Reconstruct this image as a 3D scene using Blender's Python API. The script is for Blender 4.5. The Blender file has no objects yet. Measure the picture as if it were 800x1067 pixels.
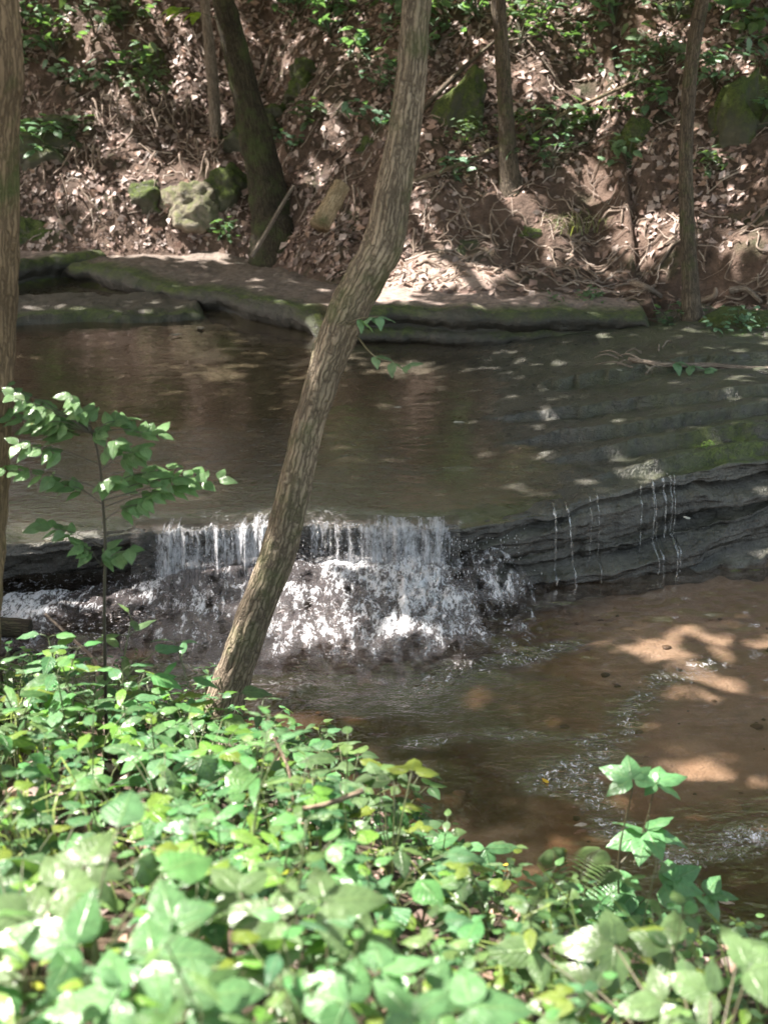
import bpy, math, random
import numpy as np
from mathutils import Vector, Matrix

R = math.radians
rng = np.random.default_rng(7)
random.seed(7)
sc = bpy.context.scene
C = sc.collection

# ------------------------------------------------------------------ camera
CAM = np.array([0.0, 0.0, 3.0]); PITCH = R(20); FPX = 1466.0
cd = bpy.data.cameras.new('camera'); cam = bpy.data.objects.new('camera', cd); C.objects.link(cam)
cam.location = CAM; cam.rotation_euler = (R(90) - PITCH, 0, 0)
cd.sensor_fit = 'VERTICAL'; cd.sensor_height = 24; cd.lens = 24 * FPX / 1067
cd.clip_start = .05; cd.clip_end = 500
cd.dof.use_dof = True; cd.dof.focus_distance = 7.0; cd.dof.aperture_fstop = 1.9
sc.camera = cam
F_ = np.array([0, math.cos(PITCH), -math.sin(PITCH)]); U_ = np.array([0, math.sin(PITCH), math.cos(PITCH)])

def ray(px, py):
    d = F_ + np.array([1.0, 0, 0]) * (px - 400) / FPX - U_ * (py - 533.5) / FPX
    return d
def onz(px, py, z):
    d = ray(px, py); return CAM + d * (z - CAM[2]) / d[2]
def ony(px, py, y):
    d = ray(px, py); return CAM + d * (y - CAM[1]) / d[1]

# ------------------------------------------------------------------ noise
def _h(i, j, k, s):
    n = (i.astype(np.int64) * 374761393 + j.astype(np.int64) * 668265263 + k.astype(np.int64) * 2147483647 + s * 1274126177) & 0xffffffff
    n = ((n ^ (n >> 13)) * 1274126177) & 0xffffffff
    n = ((n ^ (n >> 16)) * 2246822519) & 0xffffffff
    return ((n ^ (n >> 15)) & 0xffffff) / float(0xffffff)
def vn(P, s=0):
    P = np.asarray(P, float); I = np.floor(P); f = P - I; f = f * f * f * (f * (f * 6 - 15) + 10); I = I.astype(np.int64)
    x, y, z = I[..., 0], I[..., 1], I[..., 2]; u, v, w = f[..., 0], f[..., 1], f[..., 2]
    r = 0
    for a in (0, 1):
        for b in (0, 1):
            for c in (0, 1):
                r = r + _h(x + a, y + b, z + c, s) * (u if a else 1 - u) * (v if b else 1 - v) * (w if c else 1 - w)
    return r * 2 - 1
def fbm(P, o=4, s=0, g=.5):
    P = np.asarray(P, float); r = 0; a = 1; t = 0
    for k in range(o):
        r = r + a * vn(P * 2 ** k + 17.3 * k, s + k); t += a; a *= g
    return r / t * 1.4
def n2(x, y, f, o=4, s=0, g=.5):
    x, y = np.broadcast_arrays(np.asarray(x, float), np.asarray(y, float))
    return fbm(np.stack([x * f, y * f, 0 * x + s * 3.7], -1), o, s, g)
def sst(a, b, x):
    t = np.clip((np.asarray(x, float) - a) / (b - a), 0, 1); return t * t * (3 - 2 * t)

# ------------------------------------------------------------------ mesh builder
class MB:
    def __init__(s): s.v = []; s.f = []; s.c = []; s.u = []; s.n = 0
    def add(s, V, Fc, col=None, uv=None):
        V = np.asarray(V, float).reshape(-1, 3); s.v.append(V)
        for f in Fc: s.f.append(tuple(int(i) + s.n for i in f))
        m = len(V)
        c = np.ones((m, 4)) if col is None else np.broadcast_to(np.concatenate([np.atleast_2d(np.asarray(col, float)), np.ones((np.atleast_2d(col).shape[0], 1))], 1), (m, 4))
        s.c.append(c); s.u.append(np.zeros((m, 3)) if uv is None else np.asarray(uv, float)); s.n += m
    def build(s, name, mat, parent=None, smooth=True):
        me = bpy.data.meshes.new(name); V = np.concatenate(s.v)
        me.from_pydata(V.tolist(), [], s.f)
        a = me.attributes.new('Col', 'FLOAT_COLOR', 'POINT'); a.data.foreach_set('color', np.concatenate(s.c).astype('f').ravel())
        a = me.attributes.new('uvp', 'FLOAT_VECTOR', 'POINT'); a.data.foreach_set('vector', np.concatenate(s.u).astype('f').ravel())
        if smooth: me.polygons.foreach_set('use_smooth', [True] * len(me.polygons))
        for m in (mat if isinstance(mat, (list, tuple)) else [mat]): me.materials.append(m)
        me.update()
        o = bpy.data.objects.new(name, me); C.objects.link(o)
        if parent is not None: o.parent = parent
        return o
def grid_faces(nu, nv, wrap=False):
    f = []
    for i in range(nu - 1):
        for j in range(nv if wrap else nv - 1):
            k = (j + 1) % nv
            f.append((i * nv + j, i * nv + k, (i + 1) * nv + k, (i + 1) * nv + j))
    return f
def frames(P):
    P = np.asarray(P, float); T = np.gradient(P, axis=0); T /= np.linalg.norm(T, axis=1)[:, None] + 1e-9
    a = np.array([1.0, 0, 0]) if abs(T[0][0]) < .8 else np.array([0, 1.0, 0])
    N = []; n = a - T[0] * (a @ T[0]); n /= np.linalg.norm(n)
    for t in T:
        n = n - t * (n @ t); n /= np.linalg.norm(n) + 1e-9; N.append(n)
    N = np.array(N); return T, N, np.cross(T, N)
def spline(pts, n):
    pts = np.asarray(pts, float); m = len(pts); t = np.linspace(0, m - 1, n); out = []
    for x in t:
        i = min(int(x), m - 2); f = x - i
        p0 = pts[max(i - 1, 0)]; p1 = pts[i]; p2 = pts[i + 1]; p3 = pts[min(i + 2, m - 1)]
        out.append(.5 * (2 * p1 + (p2 - p0) * f + (2 * p0 - 5 * p1 + 4 * p2 - p3) * f * f + (3 * p1 - p0 - 3 * p2 + p3) * f ** 3))
    return np.array(out)
def tube(mb, P, r, k=6, col=None, bark=0, seed=0, cap=True):
    P = np.asarray(P, float); n = len(P); r = np.broadcast_to(np.asarray(r, float), (n,))
    T, N, B = frames(P); th = np.linspace(0, 2 * np.pi, k, endpoint=False)
    L = np.concatenate([[0], np.cumsum(np.linalg.norm(np.diff(P, axis=0), axis=1))])
    rr = np.repeat(r[:, None], k, 1)
    if bark:
        A = np.stack([np.cos(th)[None] * 3.2 + 0 * L[:, None], np.sin(th)[None] * 3.2 + 0 * L[:, None], L[:, None] * 5 + 0 * th[None]], -1)
        rr = rr * (1 + bark * (np.abs(fbm(A * 1.6, 3, seed)) - .3) + bark * .45 * fbm(A * np.array([.35, .35, .5]), 3, seed + 5))
    V = P[:, None] + rr[..., None] * (np.cos(th)[None, :, None] * N[:, None] + np.sin(th)[None, :, None] * B[:, None])
    uv = np.stack([np.cos(th)[None] * r[:, None], np.sin(th)[None] * r[:, None], L[:, None] + 0 * th[None]], -1)
    Fc = grid_faces(n, k, True)
    if cap: Fc = Fc + [tuple(range(k))[::-1], tuple((n - 1) * k + j for j in range(k))]
    mb.add(V, Fc, col, uv.reshape(-1, 3))

# ------------------------------------------------------------------ object helpers
def tag(o, label=None, cat=None, group=None, kind=None):
    for k, v in (('label', label), ('category', cat), ('group', group), ('kind', kind)):
        if v: o[k] = v
    return o
def empty(name, loc=(0, 0, 0), rz=0):
    o = bpy.data.objects.new(name, None); C.objects.link(o); o.location = loc; o.rotation_euler = (0, 0, rz); o.empty_display_size = .1; return o
def copy_tree(o, parent=None):
    c = o.copy(); C.objects.link(c)
    if parent is not None: c.parent = parent
    for ch in list(o.children): copy_tree(ch, c)
    return c

# ------------------------------------------------------------------ materials
class NT:
    def __init__(s, name):
        s.m = bpy.data.materials.new(name); s.m.use_nodes = True; s.t = s.m.node_tree; s.t.nodes.clear()
        s.out = s.t.nodes.new('ShaderNodeOutputMaterial')
    def n(s, typ, **kw):
        nd = s.t.nodes.new('ShaderNode' + typ)
        for k, v in kw.items():
            if k.startswith('_'): setattr(nd, k[1:], v)
            else:
                key = int(k[1:]) if k[0] == 'i' and k[1:].isdigit() else k.replace('_', ' ')
                s.set(nd.inputs[key], v)
        return nd
    def set(s, inp, v):
        if isinstance(v, bpy.types.NodeSocket): s.t.links.new(v, inp)
        elif isinstance(v, bpy.types.Node): s.t.links.new(v.outputs[0], inp)
        else:
            if isinstance(v, (tuple, list)) and len(v) == 3 and inp.type == 'RGBA': v = (*v, 1)
            inp.default_value = v
    def noise(s, vec, scale, detail=4, rough=.55, dist=0):
        return s.n('TexNoise', Vector=vec, Scale=scale, Detail=detail, Roughness=rough, Distortion=dist).outputs['Fac']
    def vec(s, what='Object', scale=(1, 1, 1)):
        o = s.n('Attribute', _attribute_name='uvp').outputs['Vector'] if what == 'uvp' else s.n('TexCoord').outputs[what]
        if scale == (1, 1, 1): return o
        return s.n('Mapping', Vector=o, Scale=scale).outputs[0]
    def col(s): return s.n('Attribute', _attribute_name='Col').outputs['Color']
    def ramp(s, fac, stops):
        nd = s.n('ValToRGB', Fac=fac); e = nd.color_ramp.elements
        while len(e) < len(stops): e.new(.5)
        for k, (p, c) in enumerate(stops): e[k].position = p; e[k].color = (*c, 1) if len(c) == 3 else c
        return nd.outputs[0]
    def mr(s, x, a, b, c=0., d=1.): return s.n('MapRange', Value=x, From_Min=a, From_Max=b, To_Min=c, To_Max=d).outputs[0]
    def math(s, op, a, b=0.): return s.n('Math', _operation=op, i0=a, i1=b).outputs[0]
    def mix(s, f, a, b, mode='MIX'):
        nd = s.n('Mix', _data_type='RGBA', _blend_type=mode); s.set(nd.inputs[0], f); s.set(nd.inputs[6], a); s.set(nd.inputs[7], b); return nd.outputs[2]
    def bump(s, h, dist=.02, st=1., normal=None):
        nd = s.n('Bump', Height=h, Distance=dist, Strength=st)
        if normal is not None: s.set(nd.inputs['Normal'], normal)
        return nd.outputs[0]
    def pbsdf(s, col, rough, normal=None, spec=.5):
        nd = s.n('BsdfPrincipled', Base_Color=col, Roughness=rough); nd.inputs['Specular IOR Level'].default_value = spec
        if normal is not None: s.set(nd.inputs['Normal'], normal)
        return nd.outputs[0]
    def mixs(s, f, a, b):
        nd = s.n('MixShader'); s.set(nd.inputs[0], f); s.set(nd.inputs[1], a); s.set(nd.inputs[2], b); return nd.outputs[0]
    def done(s, sh): s.t.links.new(sh, s.out.inputs[0]); return s.m
    def sep(s, c): return s.n('SeparateColor', Color=c).outputs

def leaf_mat(name, trans=.35, rough=.42, var=.06, spec=.5, veins=False):
    N = NT(name); c = N.col(); rnd = N.n('ObjectInfo').outputs['Random']
    hue = N.mr(rnd, 0, 1, .5 - var * .5, .5 + var * .35); val = N.mr(rnd, 0, 1, .8, 1.25)
    k = N.noise(N.vec('Object'), 40, 2); val = N.math('MULTIPLY', val, N.mr(k, .3, .7, .8, 1.2))
    c = N.n('HueSaturation', Hue=hue, Value=val, Color=c).outputs[0]
    hgt = N.noise(N.vec('Object'), 60, 2)
    if veins:
        xyz = N.n('SeparateXYZ', Vector=N.vec('uvp')).outputs; sa = N.math('ABSOLUTE', xyz[1]); mid = N.mr(sa, .03, .12, 1, 0)
        ph = N.math('SUBTRACT', xyz[0], N.math('MULTIPLY', sa, .28)); sv = N.mr(N.math('SINE', N.math('MULTIPLY', ph, 44.)), .55, 1, 0, 1)
        vk = N.math('MAXIMUM', mid, N.math('MULTIPLY', sv, .55)); c = N.mix(N.math('MULTIPLY', vk, .35), c, (.19, .29, .11)); hgt = N.math('SUBTRACT', hgt, N.math('MULTIPLY', vk, .8))
        sp_ = N.mr(N.noise(N.vec('Object'), 17, 4, .7), .66, .74, 0, .7); c = N.mix(sp_, c, (.12, .085, .03))
    nb = N.bump(hgt, .004, .6)
    p = N.pbsdf(c, rough, nb, spec)
    tc = N.mix(1., c, (1.35, 1.5, .55), 'MULTIPLY')
    t = N.n('BsdfTranslucent', Color=tc).outputs[0]
    return N.done(N.mixs(trans, p, t))
M = {}
M['leaf'] = leaf_mat('leaf_green', .36, .32, .09, .5, True)
M['canopy'] = leaf_mat('leaf_canopy', .35, .5, .03)
def dead_leaf():
    N = NT('dead_leaf'); c = N.col(); c = N.mix(N.mr(N.noise(N.vec('Object'), 25, 3), .35, .7), c, (.10, .06, .045), 'MIX') if False else c
    k = N.noise(N.vec('Object'), 30, 3); c = N.mix(N.mr(k, .4, .75, 0, .5), c, (.07, .04, .03))
    return N.done(N.mixs(.15, N.pbsdf(c, .5, None, .4), N.n('BsdfTranslucent', Color=c).outputs[0]))
M['dead'] = dead_leaf()
def bark(name, a, b, moss=0., sc_=1.):
    N = NT(name); v = N.vec('uvp', (sc_, sc_, sc_ * .11)); v2 = N.vec('uvp')
    n1 = N.noise(v, 95, 6, .7, .4); dv = N.n('VectorMath', _operation='ADD', i0=v, i1=N.n('VectorMath', _operation='SCALE', i0=N.n('TexNoise', Vector=v2, Scale=28., Detail=3.).outputs['Color'], Scale=.022).outputs[0]).outputs[0]; vo = N.n('TexVoronoi', _feature='DISTANCE_TO_EDGE', Vector=dv, Scale=58.).outputs[0]
    ridge = N.mr(vo, 0, .25); h = N.math('ADD', N.math('MULTIPLY', ridge, .6), n1)
    c = N.mix(N.mr(h, .5, 1.15), a, b); c = N.mix(N.mr(N.noise(v2, 5, 4), .35, .7, 0, .55), c, tuple(x * .5 for x in a))
    if moss: c = N.mix(N.mr(N.noise(v2, 4, 5, .65), .56 - .12 * moss, .70, 0, .75), c, (.06, .085, .025))
    return N.done(N.pbsdf(c, .85, N.bump(h, .012 / sc_, .9), .25))
M['bark'] = bark('bark_brown', (.095, .074, .055), (.33, .27, .20), .5)
M['bark_left'] = bark('bark_tan', (.10, .07, .045), (.27, .195, .125), .25)
M['bark_dark'] = bark('bark_dark', (.022, .018, .013), (.075, .062, .04), .7)
M['bark_far'] = bark('bark_far', (.055, .043, .033), (.17, .135, .10), .4)
M['bark_pale'] = bark('bark_pale', (.14, .11, .09), (.34, .28, .23), 0)
M['deadwood'] = bark('dead_wood', (.12, .085, .06), (.32, .25, .18), .3)
M['deadwood_pale'] = bark('dead_wood_pale', (.2, .15, .09), (.46, .36, .24), .3)
M['stem'] = (lambda N: N.done(N.pbsdf(N.mix(N.noise(N.vec('Object'), 12, 2), N.col(), (.05, .045, .03)), .5)))(NT('plant_stem'))
def root_mat():
    N = NT('root_skin'); k = N.noise(N.vec('uvp', (1, 1, .3)), 60, 4); rn = N.n('ObjectInfo').outputs['Random']
    c = N.mix(N.mr(k, .35, .7), (.12, .085, .065), (.40, .32, .26)); c = N.mix(N.mr(rn, 0, 1, 0, .5), c, (.075, .05, .036))
    return N.done(N.pbsdf(c, .75, N.bump(k, .005, .6), .3))
M['root'] = root_mat()
def soil():
    N = NT('soil'); v = N.vec('Object'); a = N.noise(v, 1.3, 6, .6); b = N.noise(v, 9, 6, .65); d = N.noise(v, 60, 4, .6)
    c = N.mix(N.mr(a, .35, .65), (.045, .030, .023), (.115, .075, .057)); c = N.mix(N.mr(b, .45, .75), c, (.17, .115, .09))
    c = N.mix(N.mr(d, .55, .8, 0, .7), c, (.17, .12, .09)); c = N.mix(N.mr(N.noise(v, 2.1, 5), .58, .7, 0, .7), c, (.03, .042, .016))
    s = N.sep(N.col()); c = N.mix(s[0], (.42, .32, .275), c)  # low red channel blends in the pale tone of the painted sun patch
    h = N.math('ADD', N.math('MULTIPLY', b, 1.), N.math('MULTIPLY', d, .35))
    return N.done(N.pbsdf(c, .85, N.bump(h, .07, .9), .3))
M['soil'] = soil()
def bed():
    N = NT('stream_bed'); v = N.vec('Object'); s = N.sep(N.col())
    a = N.noise(v, 1.6, 6, .6); b = N.noise(v, 14, 5, .6); d = N.noise(v, 70, 3, .6)
    mud = N.mix(N.mr(a, .35, .65), (.050, .032, .021), (.115, .075, .048)); mud = N.mix(N.mr(b, .5, .75, 0, .8), mud, (.035, .026, .018))
    sand = N.mix(N.mr(b, .3, .7), (.33, .24, .18), (.46, .35, .27)); sand = N.mix(N.mr(d, .55, .8, 0, .4), sand, (.18, .11, .08))
    c = N.mix(s[0], mud, sand)
    so = N.mix(N.mr(b, .4, .7), (.03, .02, .014), (.09, .06, .04)); c = N.mix(s[1], c, so)
    return N.done(N.pbsdf(c, .8, N.bump(N.math('ADD', b, N.math('MULTIPLY', d, .4)), .035, .8), .3))
M['bed'] = bed()
def rock(name, a, b, moss=1., wet=.35, lay=1.):
    N = NT(name); v = N.vec('Object'); vs = N.vec('Object', (1, 1, 7)); s = N.sep(N.col())
    n1 = N.noise(v, 2.2, 6, .6); n2_ = N.noise(v, 18, 5, .65); st = N.noise(vs, 3.5, 5, .65); fine = N.noise(v, 90, 3, .6)
    c = N.mix(N.mr(n1, .3, .7), a, b); c = N.mix(N.mr(st, .45, .7, 0, .6 * lay), c, tuple(x * .5 for x in a)); c = N.mix(N.mr(n2_, .5, .8, 0, .6), c, tuple(x * 1.5 for x in b))
    nz = N.n('SeparateXYZ', Vector=N.n('NewGeometry').outputs['Normal']).outputs[2]
    mk = N.math('MULTIPLY', N.mr(nz, -.1, .7), s[1]); mn = N.math('ADD', N.noise(v, 5, 6, .7), N.math('MULTIPLY', n2_, .3))
    mk = N.math('MULTIPLY', mk, N.mr(mn, .48, .68)); mk = N.math('MULTIPLY', mk, moss)
    mc = N.mix(N.mr(n2_, .35, .7), (.028, .045, .012), (.10, .135, .028)); mc = N.mix(N.mr(fine, .5, .8), mc, (.16, .20, .045))
    c = N.mix(mk, c, mc)
    sl = N.mix(N.mr(n2_, .35, .7), (.13, .095, .08), (.38, .29, .25)); c = N.mix(s[0], c, sl)
    ro = N.mr(N.math('ADD', N.math('ADD', n2_, s[0]), N.math('MULTIPLY', mk, .8)), .3, 1., wet, wet + .45)
    h = N.math('ADD', N.math('ADD', n2_, N.math('MULTIPLY', st, .8 * lay)), N.math('MULTIPLY', fine, .35)); h = N.math('ADD', h, N.math('MULTIPLY', mk, N.math('MULTIPLY', fine, 1.)))
    return N.done(N.pbsdf(c, ro, N.bump(h, .03, .8), .5))
M['ledge'] = rock('rock_wet', (.034, .033, .031), (.100, .092, .078), 1., .16)
M['ledge_far'] = rock('rock_mossy', (.022, .021, .018), (.060, .054, .045), 1.2, .4)
M['rock_moss'] = rock('boulder_moss', (.03, .032, .02), (.085, .08, .055), 1.7, .6, .3)
M['rock_pale'] = rock('boulder_pale', (.11, .09, .065), (.26, .22, .17), 1.1, .6, .5)
def water(name, tint, turb, murk=.12, mcol=(.10, .065, .042), refl=.8, shore=1.):
    N = NT(name); v = N.vec('Object'); s = N.sep(N.col())
    w1 = N.noise(N.vec('Object', (1, 1.9, 1)), 7, 3, .5, .5); w2 = N.noise(N.vec('Object', (1, 1.5, 1)), 26, 3, .55, .3); w3 = N.noise(v, 80, 2, .5)
    h = N.math('ADD', N.math('MULTIPLY', w1, .6), N.math('MULTIPLY', N.math('ADD', N.math('MULTIPLY', w2, .5), N.math('MULTIPLY', w3, .16)), N.mr(s[0], 0, 1, .10, 1.)))
    b = N.n('Bump', Height=h, Distance=.06); N.set(b.inputs['Strength'], N.mr(s[0], 0, 1, turb * .18, turb)); b = b.outputs[0]
    fr = N.n('Fresnel', IOR=1.333, Normal=b).outputs[0]; fr = N.math('MINIMUM', N.math('MULTIPLY', fr, N.mr(s[0], .15, 1, refl, refl + .7)), 1.); fr = N.math('MULTIPLY', fr, N.mr(s[2], 0, .3, shore, 1))
    gl = N.n('BsdfGlossy', Color=(1, .91, .85), Roughness=.05, Normal=b).outputs[0]
    tr = N.n('BsdfTransparent', Color=N.mix(s[2], (1, 1, 1), tint)).outputs[0]; df = N.n('BsdfDiffuse', Color=mcol, Normal=b).outputs[0]
    body = N.mixs(N.math('MULTIPLY', s[2], murk), tr, df)
    fm = N.noise(N.vec('Object', (1, .7, 1)), 34, 5, .7, 1.2); fk = N.math('MULTIPLY', N.mr(fm, .55, .68), N.mr(s[1], 0, 1, 0, 1))
    foam = N.pbsdf((.74, .74, .78), .5, b)  # white for foam and for the glints painted on the riffles
    return N.done(N.mixs(fk, N.mixs(fr, body, gl), foam))
M['water_up'] = water('water_upper', (.84, .77, .66), .40, .14, (.08, .07, .055), .34, .35)
M['water_low'] = water('water_lower', (.77, .66, .55), .50, .20, (.095, .07, .05), .42)
def fall():
    N = NT('falling_water'); s = N.sep(N.col()); v = N.vec('uvp', (1, 1, .12)); v2 = N.vec('uvp', (1, 1, .5))
    a = N.noise(v, 30, 5, .7, .5); b = N.noise(v2, 34, 5, .75, 1.); k = N.math('ADD', N.math('MULTIPLY', a, .58), N.math('MULTIPLY', b, .42))
    bm = N.bump(k, .05, .9); th = N.mr(s[0], 0, 1, .72, .40)
    f = N.math('SUBTRACT', k, th); f = N.mr(f, 0, .20, 0, .95)
    white = N.mixs(.3, N.pbsdf((.80, .81, .86), .3, bm), N.n('BsdfTranslucent', Color=(.8, .82, .88)).outputs[0])
    fr = N.n('Fresnel', IOR=1.33, Normal=bm).outputs[0]
    clear = N.mixs(N.math('MINIMUM', N.math('MULTIPLY', fr, 2.), 1.), N.n('BsdfTransparent', Color=(.86, .86, .86)).outputs[0], N.n('BsdfGlossy', Roughness=.08, Normal=bm).outputs[0])
    return N.done(N.mixs(f, clear, white))
M['fall'] = fall()
def foam():
    N = NT('foam_water'); s = N.sep(N.col()); v = N.vec('Object', (1, .42, .8))
    a = N.noise(v, 17, 6, .72, 1.6); b = N.noise(v, 62, 4, .7, .9); k = N.math('ADD', N.math('MULTIPLY', a, .6), N.math('MULTIPLY', b, .4))
    bm = N.bump(N.math('ADD', a, N.math('MULTIPLY', b, .7)), .045, .9)
    f = N.mr(N.math('SUBTRACT', k, N.mr(s[0], 0, 1, .70, .40)), 0, .11, 0, .95)
    white = N.pbsdf((.88, .88, .92), .28, bm)
    fr = N.math('MINIMUM', N.math('MULTIPLY', N.n('Fresnel', IOR=1.33, Normal=bm).outputs[0], 2.), 1.)
    body = N.mixs(.11, N.n('BsdfTransparent', Color=(.80, .72, .68)).outputs[0], N.n('BsdfDiffuse', Color=(.42, .37, .38)).outputs[0])  # pinkish diffuse share paints sun glare into the clear water
    clear = N.mixs(fr, body, N.n('BsdfGlossy', Roughness=.07, Normal=bm).outputs[0])
    return N.done(N.mixs(N.mr(s[1], 0, 1), N.n('BsdfTransparent', Color=(1, 1, 1)).outputs[0], N.mixs(f, clear, white)))
M['foam'] = foam()

# ------------------------------------------------------------------ light
SUN_EL, SUN_AZ = R(57), R(-72)     # azimuth from +Y towards +X
S = np.array([math.sin(SUN_AZ) * math.cos(SUN_EL), math.cos(SUN_AZ) * math.cos(SUN_EL), math.sin(SUN_EL)])
sd = bpy.data.lights.new('sun', 'SUN'); sd.energy = 5.0; sd.angle = R(.53); sd.color = (1, .94, .86)
so = bpy.data.objects.new('sun', sd); C.objects.link(so); so.rotation_euler = Vector(S).to_track_quat('Z', 'Y').to_euler(); so.location = (0, 0, 20)
w = bpy.data.worlds.new('World'); sc.world = w; w.use_nodes = True; nt = w.node_tree
sky = nt.nodes.new('ShaderNodeTexSky'); sky.sky_type = 'NISHITA'; sky.sun_disc = False; sky.sun_elevation = SUN_EL; sky.sun_rotation = SUN_AZ
sky.dust_density = 2; sky.ozone_density = .5; sky.air_density = 1.0
bg = nt.nodes['Background']; bg.inputs[1].default_value = .15
mx = nt.nodes.new('ShaderNodeMix'); mx.data_type = 'RGBA'; mx.blend_type = 'MULTIPLY'; mx.inputs[0].default_value = 1; mx.inputs[7].default_value = (1.25, 1.0, .74, 1)
nt.links.new(sky.outputs[0], mx.inputs[6]); nt.links.new(mx.outputs[2], bg.inputs[0])
sc.view_settings.view_transform = 'Standard'; sc.view_settings.look = 'None'; sc.view_settings.exposure = 0

# ------------------------------------------------------------------ terrain functions
YE_X = [-8, -2.5, -1.5, -.67, -.1, .25, .5, .85, 1.5, 3, 8]; YE_Y = [6.1, 5.9, 5.75, 5.4, 4.9, 4.45, 4.15, 3.95, 3.8, 3.6, 3.4]
def yedge(x): return np.interp(x, YE_X, YE_Y) + .10 * n2(x, 0 * np.asarray(x), 1.7, 3, 3)
def near_z(x, y):
    ye = yedge(x); t = np.clip((ye - y) / (ye - 1.0), 0, 1); s_ = np.clip(ye - y, -9, 9)
    bank = 1.4 * t ** .9 + .05 * n2(x, y, 2.2, 4, 5) * sst(0, .5, s_) + .03 * sst(0, .12, s_)
    bedz = -.13 + .05 * n2(x, y, 1.1, 4, 8) - .06 * sst(0, .6, -s_) + .02 * n2(x, y, 7, 3, 9)
    sand = sst(.45, 1.2, x) * sst(4.5, 5.1, y)
    bedz = bedz + sand * .10
    return np.where(s_ > 0, np.maximum(bank, bedz), bedz + sst(-.15, 0, s_) * .1)
YB_X = [-12, -3.5, -1.3, -.6, 0, .5, 1.9, 2.4, 4, 12]; YB_Y = [14.8, 14.4, 14.2, 13.0, 12.0, 11.75, 11.6, 10.9, 10.2, 9.5]
def ybase(x): return np.interp(x, YB_X, YB_Y) + .18 * n2(x, 0 * np.asarray(x), .9, 3, 21)
def hill_z(x, y):
    s_ = y - ybase(x); r = sst(-1.4, .2, x); sp = np.maximum(s_, 0)
    left = .55 + .98 * sp; right = np.where(x > 2.2, .5, .66) + .28 * np.minimum(sp, .9) + .80 * np.maximum(sp - .9, 0)
    z = left * (1 - r) + right * r
    cap = 6 + .1 * (y - 20); z = np.where(z > 4.6, 4.6 + (z - 4.6) * .35, z); z = np.minimum(z, cap)
    a = sst(0, .5, sp)
    z = z + a * (.26 * n2(x, y, .75, 4, 31) + .10 * n2(x, y, 2.6, 4, 33) + .03 * n2(x, y, 9, 3, 35))
    return np.where(s_ < 0, z - .5 * sst(0, .35, -s_), z)
def march(px, py, fn, d0, d1):
    d = ray(px, py); d = d / np.hypot(d[0], d[1]); t = np.linspace(d0, d1, 1500); P = CAM + d * t[:, None]
    k = np.nonzero(P[:, 2] < fn(P[:, 0], P[:, 1]))[0]
    return P[k[0]] if len(k) else P[-1]
def H(px, py): return march(px, py, hill_z, 8.5, 20)
def G(px, py): return march(px, py, near_z, 1., 9)
def hn(x, y, e=.05):
    n = np.stack([hill_z(x - e, y) - hill_z(x + e, y), hill_z(x, y - e) - hill_z(x, y + e), 2 * e + 0 * np.asarray(x, float)], -1)
    return n / np.linalg.norm(n, axis=-1, keepdims=True)

class Lut:
    def __init__(s, fn, x0, x1, y0, y1, d):
        s.x0, s.y0, s.d = x0, y0, d; xs = np.arange(x0, x1, d); ys = np.arange(y0, y1, d); X, Y = np.meshgrid(xs, ys, indexing='ij'); s.g = fn(X, Y); s.n = s.g.shape
    def __call__(s, x, y):
        u = np.clip((np.asarray(x, float) - s.x0) / s.d, 0, s.n[0] - 1.001); v = np.clip((np.asarray(y, float) - s.y0) / s.d, 0, s.n[1] - 1.001); i = u.astype(int); j = v.astype(int); a = u - i; b = v - j; g = s.g
        return (g[i, j] * (1 - b) + g[i, j + 1] * b) * (1 - a) + (g[i + 1, j] * (1 - b) + g[i + 1, j + 1] * b) * a
hill_f, near_f = hill_z, near_z
hill_z = Lut(hill_f, -7, 7, 8.5, 20.5, .03); near_z = Lut(near_f, -4, 4, .5, 8, .03)
_yx = np.linspace(-8, 8, 1600); _yy = yedge(_yx)
def yedge(x): return np.interp(x, _yx, _yy)
# ground: near bank and lower stream bed
def sheet(xs, ys, fz):
    X, Y = np.meshgrid(xs, ys, indexing='ij'); return X, Y, fz(X, Y)
xs = np.concatenate([np.linspace(-30, -4.2, 12), np.linspace(-4, 4, 220), np.linspace(4.2, 30, 12)]); ys = np.concatenate([np.linspace(-30, .4, 14), np.linspace(.5, 7.9, 220)])
X, Y, Z = sheet(xs, ys, near_f)
sandk = sst(.25, .8, X + .25 * n2(X, Y, 1.6, 4, 51)) * sst(4.45, 5.0, Y + .3 * n2(X, Y, 1.4, 4, 52)); bankk = sst(-.1, .08, Z)
mb = MB(); mb.add(np.stack([X, Y, Z], -1), grid_faces(*X.shape), np.stack([sandk, bankk, 0 * X], -1).reshape(-1, 3))
tag(mb.build('ground', M['bed']), kind='structure')
# hillside
xs = np.concatenate([np.linspace(-40, -5.2, 14), np.linspace(-5, 5, 300), np.linspace(5.2, 40, 14)]); T_ = np.concatenate([np.linspace(-.4, 4.6, 210), np.linspace(4.8, 45, 22)])
X, TT = np.meshgrid(xs, T_, indexing='ij'); Y = ybase(X) + TT; Z = hill_f(X, Y)
sun_paint = sst(1.1, .5, TT) * sst(-.3, .1, X) * sst(1.2, .7, X)  # sunlit patch painted into the dirt colour at the foot of the bank
mb = MB(); mb.add(np.stack([X, Y, Z], -1), grid_faces(*X.shape), np.stack([1 - .8 * sun_paint, 0 * X, 0 * X], -1).reshape(-1, 3))
tag(mb.build('hillside', M['soil']), kind='structure')

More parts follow.
